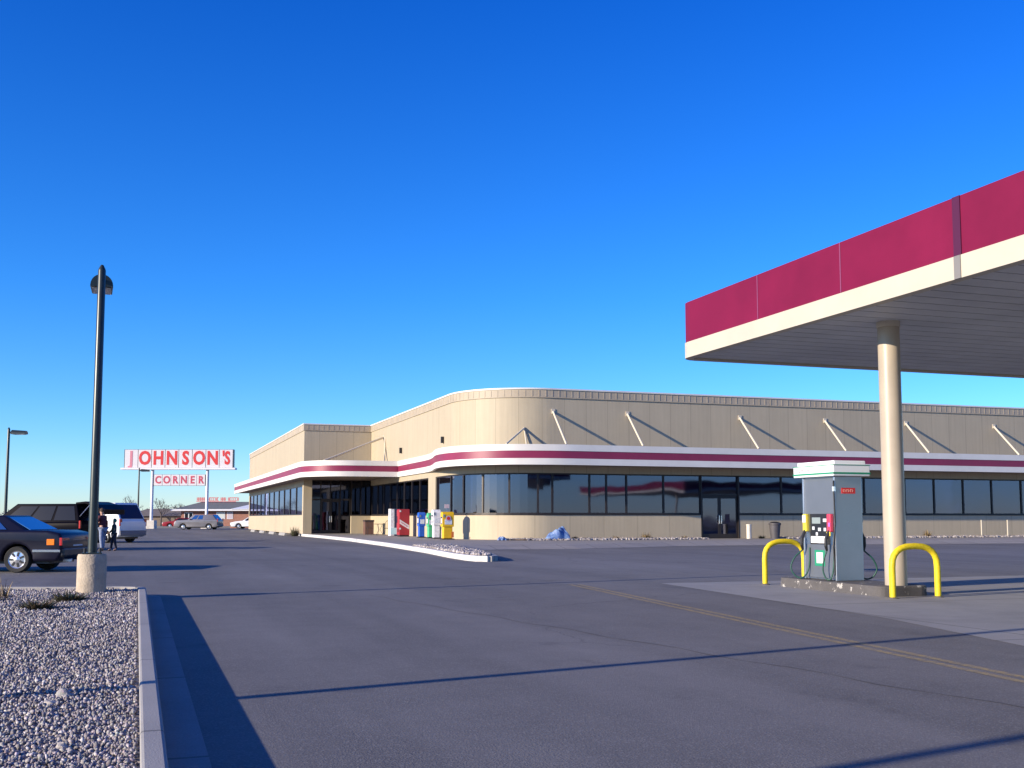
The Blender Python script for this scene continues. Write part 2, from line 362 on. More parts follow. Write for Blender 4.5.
# gravel island with kerb and gutter at the left
kp=[(.09,-8),(.09,18.2)]
for k in range(1,8):
    t=R(90+19)*k/7; kp.append((.09-.55+.55*math.cos(t),18.2+.55*math.sin(t)))
e=kp[-1]; kp.append((e[0]-14*CA,e[1]+14*SA))
kn=normals(kp,1)
mb=MB(); mb.ribbon(kp,kn,-.045,.075,-.05,.155)
o=mb.build('kerb',m_kerb,bevel=.018); o.rotation_euler=(0,0,ANG); tag(o,kind='structure')
mb=MB(); mb.ribbon(kp,kn,.073,.30,-.06,.006); o=mb.build('gutter',concrete_mat('gutter_concrete',(.20,.195,.19),(.28,.27,.26),joint=3.0),None); o.rotation_euler=(0,0,ANG); tag(o,kind='structure')
inner=[(p[0]-n[0]*.04,p[1]-n[1]*.04) for p,n in zip(kp,kn)]
poly=inner+[(-16,-8)]
sheet('gravel_bed',poly,.105,m_grav,z0=-.04)
# stones: one countless mass
def stones(name,gen,count,parent=None):
    bm=bmesh.new(); bmesh.ops.create_icosphere(bm,subdivisions=1,radius=1); base=np.array([v.co[:] for v in bm.verts]); F=np.array([[v.index for v in f.verts] for f in bm.faces]); bm.free()
    nv=len(base); P=gen(count); n=len(P)
    sz=P[:,3]; jit=1+rng.uniform(-.28,.28,(n,nv,1)); V=base[None]*jit
    sc=np.stack([rng.uniform(.8,1.4,n),rng.uniform(.7,1.1,n),rng.uniform(.5,.9,n)],1)*sz[:,None]; V=V*sc[:,None,:]
    q=rng.normal(size=(n,4)); q/=np.linalg.norm(q,axis=1)[:,None]; w,x,y,z=q.T
    M=np.stack([1-2*(y*y+z*z),2*(x*y-z*w),2*(x*z+y*w),2*(x*y+z*w),1-2*(x*x+z*z),2*(y*z-x*w),2*(x*z-y*w),2*(y*z+x*w),1-2*(x*x+y*y)],1).reshape(n,3,3)
    V=np.einsum('nij,nvj->nvi',M,V)+P[:,None,:3]
    me=bpy.data.meshes.new(name); nf=len(F)
    me.vertices.add(n*nv); me.vertices.foreach_set('co',V.reshape(-1).astype(np.float32))
    idx=(F[None]+(np.arange(n)*nv)[:,None,None]).reshape(-1)
    me.loops.add(len(idx)); me.loops.foreach_set('vertex_index',idx.astype(np.int32)); me.polygons.add(n*nf)
    me.polygons.foreach_set('loop_start',(np.arange(n*nf)*3).astype(np.int32)); me.polygons.foreach_set('loop_total',np.full(n*nf,3,np.int32)); me.update(calc_edges=True)
    me.materials.append(m_stone); o=bpy.data.objects.new(name,me); col.objects.link(o); return o
def gen_island(n):
    # denser near the camera
    b=4+ (rng.random(n)**1.5)*19; a=.03-rng.random(n)*np.minimum(14,(b*.62+1.2))
    ok=(b<18.6-(a+.5)*SA/CA)&(a<.035)&~((a>-.3)&(b>18.4)); a=a[ok];b=b[ok]
    s=rng.uniform(.006,.0135,len(a))*(1+.7*(b-4)/16)
    z=.11+rng.uniform(-.004,.022,len(a))+.012*np.sin(a*3.1)*np.sin(b*2.3)
    return np.stack([a,b,z,s],1)
o=stones('gravel',gen_island,170000); o.rotation_euler=(0,0,ANG); tag(o,'loose grey and tan landscaping stones filling the kerbed island','gravel',kind='stuff')
# a few larger rocks
mrock=mat('pale_rock',(.42,.38,.34),.9,var=.3,vscale=9,bump=.7,bscale=20)
def rock(name,a,b,z,sx,sy,sz,label,seed,m=mrock,grp=None):
    bm=bmesh.new(); bmesh.ops.create_icosphere(bm,subdivisions=3,radius=1); r=random.Random(seed)
    ph=[r.uniform(0,6) for _ in range(6)]
    for v in bm.verts:
        d=1+.16*math.sin(3*v.co.x+ph[0])*math.cos(4*v.co.y+ph[1])+.12*math.sin(7*v.co.z+ph[2]+3*v.co.x)+.05*math.sin(13*v.co.y+ph[3])
        v.co*=d; v.co.x*=sx; v.co.y*=sy; v.co.z=max(-.3,v.co.z)*sz
    me=bpy.data.meshes.new(name); bm.to_mesh(me); bm.free(); me.materials.append(m); o=bpy.data.objects.new(name,me); col.objects.link(o)
    o.location=W(a,b,z); o.rotation_euler=(0,0,r.uniform(0,3)); tag(o,label,'rock',grp); return o

# pavement in front of the restaurant with its peninsula
walk=[(10.75,77.2),(11.0,68),(11.0,59),(10.5,47),(9.9,38),(9.4,33),(9.3,31),(9.35,30.2),(9.6,29.9),(9.9,30.3),(10.3,31.8),(11.7,40.6),(12.4,41.9),(14.2,42.4),(17,42.3),(20,43.4),(22.5,44.6),(25,45.0),(32,45.0),(42,44.0),(62,43.0),(62,53),(20.1,53),(16.5,57),(16.5,90),(11.3,90),(11.3,77.2)]
sheet('pavement',walk,.15,m_walk,z0=-.04)
lk=walk[0:9]; mb=MB(); mb.ribbon(lk,normals(lk,-1),-.09,.09,-.05,.162)
o=mb.build('kerb',m_kwhite,bevel=.015); o.rotation_euler=(0,0,ANG); tag(o,kind='structure')
lk=walk[8:12]; mb=MB(); mb.ribbon(lk,normals(lk,-1),-.09,.07,-.05,.158); o=mb.build('kerb',m_kerb,bevel=.015); o.rotation_euler=(0,0,ANG); tag(o,kind='structure')
lk=walk[11:21]; nn=normals(lk,1); mb=MB(); vs=[(a+n[0]*o_,b+n[1]*o_,z) for (a,b),n in zip(lk,nn) for o_,z in ((-.02,.154),(1.1,.006),(1.1,-.04),(-.02,-.04))]
mb.add(vs,[(4*i+k,4*i+(k+1)%4,4*i+4+(k+1)%4,4*i+4+k) for i in range(len(lk)-1) for k in range(4)]+[(0,1,2,3),tuple(4*(len(lk)-1)+k for k in (3,2,1,0))])
o=mb.build('pavement_ramp',m_walk); o.rotation_euler=(0,0,ANG); tag(o,kind='structure')
def in_poly(a,b,poly):
    ins=np.zeros(len(a),bool); n=len(poly)
    for i in range(n):
        x1,y1=poly[i];x2,y2=poly[(i+1)%n]; c=((y1>b)!=(y2>b))&(a<(x2-x1)*(b-y1)/((y2-y1)+1e-9)+x1); ins^=c
    return ins
pen=[(10.35,42),(10.05,38),(9.6,33),(9.45,31),(9.65,30.4),(9.85,30.6),(10.2,31.8),(11.5,40.6),(11.7,41.6)]
sheet('gravel_bed',pen,.156,m_grav)
def gen_poly(poly,z,s0,s1):
    P=np.array(poly)
    def g(n):
        a=rng.uniform(P[:,0].min(),P[:,0].max(),n); b=rng.uniform(P[:,1].min(),P[:,1].max(),n); ok=in_poly(a,b,poly); a=a[ok];b=b[ok]
        return np.stack([a,b,z+rng.uniform(-.005,.03,len(a)),rng.uniform(s0,s1,len(a))],1)
    return g
o=stones('gravel',gen_poly(pen,.16,.03,.07),5000); o.rotation_euler=(0,0,ANG); tag(o,'grey stones covering the tip of the pavement peninsula','gravel',kind='stuff')
for bed,lab in (([(20.0,50.0),(28.2,50.3),(28.2,51.85),(20.2,51.85),(17.5,52.6),(17.0,51.2),(18.4,50.3)],'pale gravel bed along the low tan wall left of the glass doors'),([(33.0,50.3),(58,50.3),(58,51.85),(33.0,51.85)],'pale gravel bed along the low tan wall right of the glass doors')):
    sheet('planting_bed',bed,.156,m_grav); o=stones('gravel',gen_poly(bed,.16,.03,.08),5000); o.rotation_euler=(0,0,ANG); tag(o,lab,'gravel',kind='stuff')
# far kerbed verge
sheet('verge_kerb',[(-9,140),(11,140),(11,143.5),(-9,143.5)],.22,m_kerb,z0=-.04)

# ------------------------------------------------------------------ restaurant
OB=W(15.8,51.9,0)
B=empty('restaurant',OB,ANG,'long tan diner building with rounded corner and maroon striped flat canopy','building')
RAD=4.2; LQ=math.pi*RAD/2
def pt(s):
    if s<=0: return (0,RAD-s),(-1,0)
    if s<LQ:
        t=s/RAD; return (RAD-RAD*math.cos(t),RAD-RAD*math.sin(t)),(-math.cos(t),-math.sin(t))
    return (RAD+s-LQ,0),(0,-1)
def span(s0,s1):
    ss=[s0,s1]+[x for x in (0,LQ) if s0<x<s1]+[k*LQ/16 for k in range(1,16) if s0<k*LQ/16<s1]; ss=sorted(set(ss))
    return [pt(s)[0] for s in ss],[pt(s)[1] for s in ss]
def sF2(y): return RAD-y
def sF1(x): return LQ+x-RAD
def rib(mb,s0,s1,o0,o1,z0,z1):
    p,n=span(s0,s1); mb.ribbon(p,n,o0,o1,z0,z1,u0=s0); return mb
SE=sF1(46); SW=sF2(25.1); 
ZS,ZW=1.45,3.55
# upper walls
mb=MB(); rib(mb,SW,SE,-.3,0,3.95,7.42); autosmooth(mb.build('upper_wall',m_wall,B),35)
mb=MB(); rib(mb,SW,SE,-.3,.05,7.42,7.84); PBND=mb
mb=MB(); rib(mb,SW,SE,-.34,.09,7.84,7.92); autosmooth(mb.build('coping',m_white,B),35)
mb=PBND; n=int((SE-SW)/.36)
for k in range(n):
    s=SW+.21+k*.36; (x,y),(nx,ny)=pt(s); M=Matrix.Translation((x,y,0))@Matrix.Rotation(math.atan2(ny,nx),4,'Z'); mb.box(.045,.060,-.03,.03,7.48,7.80,M)
autosmooth(mb.build('parapet_band',m_cop,B),35)
# wing
XW=-4.8; YF=25.1; YB=64.3
wing=[(XW,YB),(XW,YF),(-.002,YF)]; wn=normals(wing,1)
mb=MB(); mb.ribbon(wing,wn,-.3,0,3.95,7.42); mb.build('wing_upper_wall',m_wall,B)
mb=MB(); mb.ribbon(wing,wn,-.3,.05,7.42,7.84); WB=mb
mb=MB(); mb.ribbon(wing,wn,-.34,.09,7.84,7.92); mb.build('wing_coping',m_white,B)
mb=WB
for k in range(12): mb.box(XW+.2+k*.36,XW+.28+k*.36,YF-.060,YF-.045,7.48,7.8)
mb.build('wing_parapet_band',m_cop,B)
# roof, back and end walls
mb=MB(); mb.prism([(-4.7,25.3),(.1,25.3),(.1,RAD),(RAD*.3,RAD*.3),(RAD,.1),(45.8,.1),(45.8,64.2),(-4.7,64.2)],7.3,7.5); mb.build('roof',mat('roof_membrane',(.35,.34,.33),.9,var=.1),B)
mb=MB(); mb.box(-4.79,46,64.3,64.6,.1,7.9); mb.box(46,46.3,0,64.6,.1,7.9); mb.build('rear_wall',m_wall,B)
# low walls
dA,dB=28.6-15.8,30.95-15.8       # F1 double door in local x
mb=MB(); rib(mb,sF2(25.1),sF1(dA),-.28,0,.1,ZS-.05); autosmooth(mb.build('low_wall',m_low,B),35)
mb=MB(); rib(mb,sF1(dB),SE,-.28,0,.1,ZS-.05); autosmooth(mb.build('low_wall',m_low,B),35)
mb=MB(); rib(mb,sF2(25.1),sF1(dA),-.28,.04,ZS-.05,ZS); rib(mb,sF1(dB),SE,-.28,.04,ZS-.05,ZS); mb.build('window_sill',m_frame,B)
mb=MB(); rib(mb,sF2(25.1),SE,-.28,0.0,ZW,3.97); autosmooth(mb.build('window_header',m_wall,B),35)
# wing ground floor
mb=MB(); mb.box(XW,XW+.6,YF,YF+.55,.1,3.97); mb.build('corner_pier',m_low,B)
mb=MB(); mb.box(XW+.002,XW+.3,YF+.55,YB,.1,ZS); mb.box(XW+.002,XW+.3,YF+.55,YB,ZW,3.97); mb.box(XW+.002,XW+.3,YB-.3,YB,ZS,ZW); mb.build('wing_low_wall',m_low,B)
mb=MB(); mb.box(-1.4,-.003,YF+.003,YF+.28,.1,ZS-.05); mb.build('entry_low_wall',m_low,B)
mb=MB(); mb.box(-1.4,-.003,YF+.1,YF+.16,ZS-.04,ZS+.03); mb.box(-1.4,-1.34,YF+.1,YF+.16,ZS+.03,3.9); mb.box(-.72,-.66,YF+.1,YF+.16,ZS+.03,3.9); f=mb.build('window',m_frame,B)
mb=MB(); mb.box(-1.35,-.02,YF+.125,YF+.14,ZS+.02,3.9); mb.build('glass_pane',m_glass2,f)
# window bays
def window(s0,s1,glass=m_glass,par=B,z0=ZS,z1=ZW,w=.045):
    mb=MB(); rib(mb,s0,s0+w,-.16,-.04,z0,z1); rib(mb,s1-w,s1,-.16,-.04,z0,z1); rib(mb,s0+w,s1-w,-.16,-.04,z0,z0+.07); rib(mb,s0+w,s1-w,-.16,-.04,z1-.07,z1)
    f=mb.build('window',m_frame,par); mb=MB(); rib(mb,s0+w-.01,s1-w+.01,-.11,-.095,z0+.06,z1-.06); mb.build('glass_pane',glass,f,smooth=False); return f
ys=[25.0,23,21,19,17,15,13,11,8.75]
for a,b in zip(ys,ys[1:]): window(sF2(a),sF2(b),m_glass2)
mb=MB(); rib(mb,sF2(8.72),sF2(7.12),-.3,.02,ZS,ZW); mb.build('wall_pier',m_wall,B)
ys=[7.1,4.25]
for a,b in zip(ys,ys[1:]): window(sF2(a),sF2(b))
arc=[sF2(4.25),1.5,2.9,4.4,5.9,sF1(20.09-15.8)]
for a,b in zip(arc,arc[1:]): window(a,b)
xs=[v-15.8 for v in (20.09,22.15,23.1,24.25,26.41,28.6)]
for a,b in zip(xs,xs[1:]): window(sF1(a),sF1(b))
xs=[v-15.8 for v in (30.95,33.65,36.4,39.12,41.91,43.98,46.07,48.17,50.39,52.5,54.6,56.7,58.8,61.8)]
for a,b in zip(xs,xs[1:]): window(sF1(a),sF1(b))
# wing side windows with pale blinds
nb=11; y0,y1=YF+.55,YB-.3
m_blind=mat('pale_blind',(.52,.50,.46),.8)
for k in range(nb):
    ya=y0+(y1-y0)*k/nb; yb=y0+(y1-y0)*(k+1)/nb
    mb=MB(); mb.box(XW+.03,XW+.14,ya,ya+.12,ZS,ZW); mb.box(XW+.03,XW+.14,yb-.12,yb,ZS,ZW); mb.box(XW+.03,XW+.14,ya+.12,yb-.12,ZS,ZS+.08); mb.box(XW+.03,XW+.14,ya+.12,yb-.12,ZW-.08,ZW)
    f=mb.build('window',m_frame,B); mb=MB(); mb.box(XW+.08,XW+.095,ya+.1,yb-.1,ZS+.07,ZW-.07); mb.build('glass_pane',m_glass,f)
    mb=MB(); mb.box(XW+.2,XW+.22,ya+.3,ya+(yb-ya)*.62,ZS+.05,ZW-.05); mb.build('blind',m_blind,f)
# doors
def door(x0,x1,y,z0,z1,hs,name='door',par=B,m=m_glass,poster=False):
    mb=MB(); w=.09; mb.box(x0,x0+w,y-.03,y+.03,z0,z1); mb.box(x1-w,x1,y-.03,y+.03,z0,z1); mb.box(x0+w,x1-w,y-.03,y+.03,z0,z0+.24); mb.box(x0+w,x1-w,y-.03,y+.03,z1-.12,z1)
    d=mb.build(name,m_frame,par); mb=MB(); mb.box(x0+w-.005,x1-w+.005,y-.008,y+.008,z0+.23,z1-.11); mb.build('glass_pane',m,d)
    hx=x1-.06 if hs>0 else x0+.06; mb=MB(); mb.tube([(hx,y-.03,z0+.78),(hx,y-.11,z0+.8),(hx,y-.11,z0+1.22),(hx,y-.03,z0+1.24)],.028,8); mb.build('handle',mat('polished_handle',(.8,.8,.8),.2,metal=.8),d)
    if poster:
        mb=MB(); mb.box(x0+.34,x0+.62,y-.014,y-.009,z0+.8,z0+1.3); mb.build('notice',mat('dark_notice',(.05,.02,.03),.6),d)
    return d
mid=(dA+dB)/2
door(dA+.07,mid-.005,.12,.16,2.42,1); door(mid+.005,dB-.07,.12,.16,2.42,-1,poster=True)
mb=MB(); mb.box(dA,dA+.065,-.01,.25,.1,ZW); mb.box(dB-.065,dB,-.01,.25,.1,ZW); mb.box(dA+.065,dB-.065,.06,.2,2.44,2.53); mb.box(dA+.065,dB-.065,.06,.2,ZW-.07,ZW); f=mb.build('door_frame',m_frame,B)
mb=MB(); mb.box(dA+.06,dB-.06,.115,.13,2.52,ZW-.06); mb.build('transom_pane',m_glass,f)
# entrance doors in the recess
xa=XW+.6; xb=-1.4; dw=(xb-xa)/4; YE=YF+.5
mb=MB()
for k in range(5): mb.box(xa+dw*k-.03,xa+dw*k+.03,YE,YE+.12,(.1 if k in (0,1,3,4) else 2.62),3.9)
mb.box(xa,xb,YE+.01,YE+.11,2.5,2.62); fr_=mb.build('entrance_frame',m_frame,B)
for k in (0,3):
    mb=MB(); mb.box(xa+dw*k+.04,xa+dw*(k+1)-.04,YE+.05,YE+.065,.15,2.5); mb.build('glass_pane',m_glass2,fr_)
mb=MB(); mb.box(xa+.03,xb-.03,YE+.05,YE+.065,2.62,3.9); mb.build('glass_pane',m_glass2,fr_)
door(xa+dw+.04,xa+2*dw-.005,YE+.06,.16,2.5,1,m=m_glass2); door(xa+2*dw+.005,xa+3*dw-.04,YE+.06,.16,2.5,-1,m=m_glass2)
# canopy
cp=[(-5.9,69.3),(-5.9,19.2)]
for k in range(1,9): t=R(90)*k/8; cp.append((-5.9+3.1-3.1*math.cos(t),19.2-3.1*math.sin(t)))
cr=[(-.08,10.2),(-.1,9.2),(-.2,7.6),(-.45,6.0),(-.78,4.4),(-.95,3.0),(-.85,1.7),(-.45,.5),(.25,-.5),(1.2,-1.3),(2.4,-1.8),(3.8,-2.06),(5.2,-2.1),(6.6,-2.1)]
cp+=[(-.08,16.1),cr[0]]
for i in range(1,len(cr)-2):
    a,b,c_,d=[Vector(v) for v in cr[i-1:i+3]]
    for k in range(5):
        t=k/5; v=.5*((2*b)+(c_-a)*t+(2*a-5*b+4*c_-d)*t*t+(3*b-a-3*c_+d)*t*t*t); cp.append((v.x,v.y))
cp+=[(5.2,-2.1),(46,-2.1)]
cn=normals(cp,1)
inn=[(45.9,.12)]+[pt(s)[0] for s in (sF1(RAD),LQ*.8,LQ*.6,LQ*.4,LQ*.2,0)]+[(.1,25.2),(.1,26.2),(-4.2,26.2),(-4.2,25.4),(-4.5,25.25),(-4.5,64.4),(2,64.4),(2,69.3)]
inn=[(x+.1 if 0<i<7 else x,y+.1 if 0<i<7 else y) for i,(x,y) in enumerate(inn)]
C=bpy.data.objects.new('canopy',None)
mb=MB(); mb.prism(cp+inn,3.93,4.6); can=mb.build('canopy',m_soff,B)
mb=MB(); mb.ribbon(cp,cn,-.12,.04,4.56,4.88); autosmooth(mb.build('upper_white_band',m_white,can),35)
mb=MB(); mb.ribbon(cp,cn,-.12,.02,4.19,4.558); autosmooth(mb.build('maroon_band',m_maroon,can),35)
mb=MB(); mb.ribbon(cp,cn,-.12,.04,3.87,4.188); autosmooth(mb.build('lower_white_band',m_white,can),35)
# canopy support rods
m_rod=mat('cream_rod',(.62,.55,.42),.5)
for a in (20.11,24.32,31.08,36.56,42.08,48.47,54.9):
    x=a-15.8; mb=MB(); mb.tube([(x,.0,6.72),(x-.05,-1.95,4.9)],.055,8); mb.box(x-.1,x+.1,-.03,.01,6.6,6.85); mb.build('support_rod_or_shadow',m_rod,B)
mb=MB(); mb.tube([(0,21.0,6.75),(-4.6,17.6,4.9)],.075,8); mb.box(-.03,.01,20.9,21.1,6.6,6.9); mb.build('support_rod_or_shadow',m_rod,B)
mb=MB(); mb.tube([(0,20.6,6.75),(-.25,19.4,4.6)],.04,6); mb.build('support_rod_or_shadow',m_rod,B)  # thin tube along the wall standing for the long rod's cast shadow
mb=MB(); mb.tube([(2.82,.22,5.85),(1.35,-1.2,4.9)],.05,8); mb.tube([(2.8,.2,5.85),(2.9,.0,4.65)],.04,6); mb.build('support_rod_or_shadow',m_rod,B)
for y in (15.5,4.5+1): mb=MB(); mb.box(-.16,0.01,y-.07,y+.07,5.35,5.7); mb.build('wall_light',m_black,B)
# interior
mb=MB(); mb.prism([(-4.1,26.4),(.3,26.4),(.3,RAD),(RAD*.35,RAD*.35),(RAD,.3),(45.7,.3),(45.7,64),(-4.1,64)],.11,.16); mb.build('interior_floor',m_ifloor,B)
mb=MB(); mb.box(12,45.9,11,11.2,.16,3.9); mb.box(10,10.2,14,63,.16,3.9); mb.box(5,9,11,11.2,.16,3.9); mb.build('interior_wall',m_int,B)
mb=MB(); mb.box(3.75,4.2,.7,1.15,.16,3.92); mb.box(7.2,7.45,.5,.75,.16,3.92); mb.box(.8,1.2,6.8,7.2,.16,3.92); mb.build('interior_column',mat('red_brown_column',(.20,.055,.045),.6),B)
mb=MB(); mb.prism([(.4,25.5),(.4,RAD),(RAD*.37,RAD*.37),(RAD,.4),(45.6,.4),(45.6,64),(-4.2,64),(-4.2,26.3),(.4,26.3)],3.86,3.9); mb.build('interior_ceiling',mat('ceiling_tile',(.45,.42,.38),.9),B)
# things inside behind the glass
def itable(a,b,lab,rz=0):
    t=empty('dining_table',W(a,b,.16),ANG+rz,lab,'table','dining tables behind the front windows')
    mb=MB(); mb.box(-.6,.6,-.38,.38,.72,.76); mb.build('tabletop',mat('table_laminate',(.35,.22,.14),.4),t,bevel=.01)
    mb=MB(); lathe([(.25,0),(.25,.03),(.04,.05),(.04,.72)],12,mb=mb); mb.build('leg',m_frame,t)
    for sx in (-1,1):
        mb=MB(); mb.box(sx*.75-.22,sx*.75+.22,-.45,.45,0,.45); mb.box(sx*1.0-.07,sx*1.0+.07,-.45,.45,.45,1.28); mb.build('booth_seat',mat('red_vinyl',(.25,.03,.03),.4),t,bevel=.03)
    return t
for i,a in enumerate((25.4,27.4+6.2,38,42.9,47.2)): itable(a,53.6,['booth table just left of the front glass doors','booth table just right of the front glass doors','booth table behind the window hidden by the fuel pump','booth table behind the window right of the tan column','booth table nearest the right edge behind the windows'][i])
g=empty('display_cabinet',W(17.9,53.8,.16),ANG+R(-35),'green display cabinet behind the rounded corner windows','cabinet')
mb=MB(); mb.box(-.6,.6,-.3,.3,0,.9); mb.build('cabinet_base',m_frame,g); mb=MB(); mb.box(-.55,.55,-.28,.28,.9,2.0); mb.build('cabinet_top',mat('green_cabinet',(.05,.30,.10),.5,var=.3,vscale=6),g)

# ------------------------------------------------------------------ fuel canopy
GC=empty('fuel_canopy',W(10.27,19.42,0),ANG,'huge flat fuel station canopy with maroon and cream fascia on tan round column','canopy')
X1,Y1=24,-32
rc=.35
out=[(X1,0),(rc,0)]+[(rc-rc*math.sin(R(90)*k/4),-rc+rc*math.cos(R(90)*k/4)) for k in range(1,5)]+[(0,Y1),(X1,Y1)]
on=normals(out,1)
mb=MB(); mb.ribbon(out+[out[0]],on+[on[0]],-.15,.0,4.742,5.545); o=mb.build('maroon_fascia',m_gmaroon,GC)
mb=MB(); mb.ribbon(out+[out[0]],on+[on[0]],-.15,.015,4.43,4.74); mb.build('cream_fascia',m_cream,GC)
# panel seams standing proud (ribs) and a cast shadow put in as dark strips
ms=mat('fascia_seam',(.22,.05,.12),.5)
for y in (-2.95,-5.35,-10.1,-12.5,-14.9): mb=MB(); mb.box(-.008,.0,y-.012,y+.012,4.75,5.54); mb.build('panel_seam',ms,GC)
mb=MB(); mb.box(-.016,.0,-7.98,-7.84,4.744,5.547); mb.build('shadow_strip',mat('shadow_strip_paint',(.07,.005,.035),.5),GC)
mb=MB(); mb.box(-.030,-.0,-7.97,-7.85,4.428,4.738); mb.build('shadow_strip',mat('grey_shadow_strip',(.20,.19,.18),.5),GC)
mb=MB(); mb.box(.15,X1-.15,Y1+.15,-.15,5.3,5.4); mb.build('roof_deck',m_gsoff,GC)
mb=MB(); y=-.16
while y>Y1+.3:
    mb.box(.14,X1-.14,y-.370,y,4.47,4.51); mb.box(.14,X1-.14,y-.405,y-.370,4.505,4.515); y-=.405
mb.build('soffit',m_gsoff,GC)
cx,cy=11.63-10.27,14.7-19.42
mb=MB(); lathe([(.175,.17),(.175,4.47)],32,Matrix.Translation((cx,cy,0)),mb); c=autosmooth(mb.build('column',m_col,GC))
mb=MB(); lathe([(.185,4.38),(.19,4.39),(.19,4.478)],24,Matrix.Translation((cx,cy,0)),mb); autosmooth(mb.build('column_collar',m_cream,c))
G2=copy_tree(GC); G2.location=W(60,-9,0); G2['label']='second maroon fuel station canopy outside the picture behind the camera, mirrored in the front windows'

# ------------------------------------------------------------------ pump island
def hoop(a,b,label):
    o=empty('hoop_barrier',W(a,b,0),ANG,label,'barrier','yellow hoop barriers guarding the pump island')
    hw,h,r=.43,.86,.05; pts=[(-hw,0,-.02),(-hw,0,h*.45)]
    for k in range(0,13):
        t=R(180)*k/12; pts.append((-hw*math.copysign(abs(math.cos(t))**.75,math.cos(t)),0,h*.56+(h*.44-r)*abs(math.sin(t))**.8))
    pts+=[(hw,0,h*.45),(hw,0,-.02)]
    mb=MB(); mb.tube(pts,r,14); autosmooth(mb.build('tube',m_yellow,o)); 
    for s in (-1,1): mb=MB(); lathe([(.085,0),(.085,.012),(.055,.02)],14,Matrix.Translation((s*hw,0,.003)),mb); mb.build('foot_plate',mat('dirty_base',(.1,.09,.08),.8),o)
    return o
hoop(11.58,14.18,'yellow steel hoop barrier in front of the tan canopy column'); hoop(11.63,17.9,'yellow steel hoop barrier behind the fuel pump at the far end of its island')
isl=[]
ax0,ax1,b0,b1,rr=11.16,12.12,14.45,17.45,.2
for (cx_,cy_,t0) in ((ax1-rr,b0+rr,-90),(ax1-rr,b1-rr,0),(ax0+rr,b1-rr,90),(ax0+rr,b0+rr,180)):
    for k in range(6): t=R(t0+90*k/5); isl.append((cx_+rr*math.cos(t),cy_+rr*math.sin(t)))
mb=MB(); mb.prism([(p[0],p[1]) for p in isl],-.02,.17); o=mb.build('pump_island',m_island,bevel=.02); o.rotation_euler=(0,0,ANG); tag(o,'stained raised concrete island under the fuel pump and column','kerb island'); 
P=empty('fuel_pump',W(11.62,16.36,.17),ANG,'stainless steel fuel pump with white and green hip topper on its island','fuel pump')
hx,hy=.25,.455
mb=MB(); mb.box(-hx,hx,-hy,hy,.0,1.82); mb.build('cabinet',m_steel,P,bevel=.02)
mb=MB(); mb.box(-hx-.03,hx+.03,-hy-.03,-hy+.02,0,1.80); mb.box(-hx-.03,hx+.03,hy-.02,hy+.03,0,1.80); mb.build('end_panel',m_steel,P,bevel=.012)
# topper
tz=1.80
mb=MB(); ex,ey=.375,.60
mb.box(-ex,ex,-ey,ey,tz,tz+.20); mb.box(-ex+.05,ex-.05,-ey+.05,ey-.05,tz+.2,tz+.27); mb.build('topper',mat('white_topper',(.80,.82,.82),.4),P,bevel=.015)
top=[o_ for o_ in kids(P) if o_.name.startswith('topper')][0]
for z,h_ in ((tz+.035,.03),(tz+.185,.012)):
    mb=MB(); mb.box(-ex-.006,ex+.006,-ey-.006,ey+.006,z,z+h_); mb.build('green_stripe',m_green,top)
mb=MB(); rr_=random.Random(3)
for k in range(9):      # small faded lettering, too worn to read
    y=.50-k*.048-(.04 if k>4 else 0); z=tz+.085; h_=.07 if k%4==0 else .05; mb.box(-ex-.010,-ex-.004,y-.008,y,z,z+h_); mb.box(-ex-.010,-ex-.004,y-.030,y-.009,z+(.0 if k%3 else h_-.012),z+(.012 if k%3 else h_))
mb.build('faded_lettering',mat('pale_red_letters',(.65,.30,.32),.5),top)
mb=MB(); mb.box(-.14,.14,-hy-.036,-hy-.028,1.50,1.60); pl=mb.build('name_plate',m_red,P); mb=MB()
for k in range(6): x=-.11+k*.037; mb.box(x,x+.009,-hy-.040,-hy-.035,1.525,1.575); mb.box(x+.010,x+.026,-hy-.040,-hy-.035,1.545 if k%2 else 1.565,1.555 if k%2 else 1.575)
mb.build('faded_lettering',mat('plate_letters',(.75,.35,.3),.5),pl)
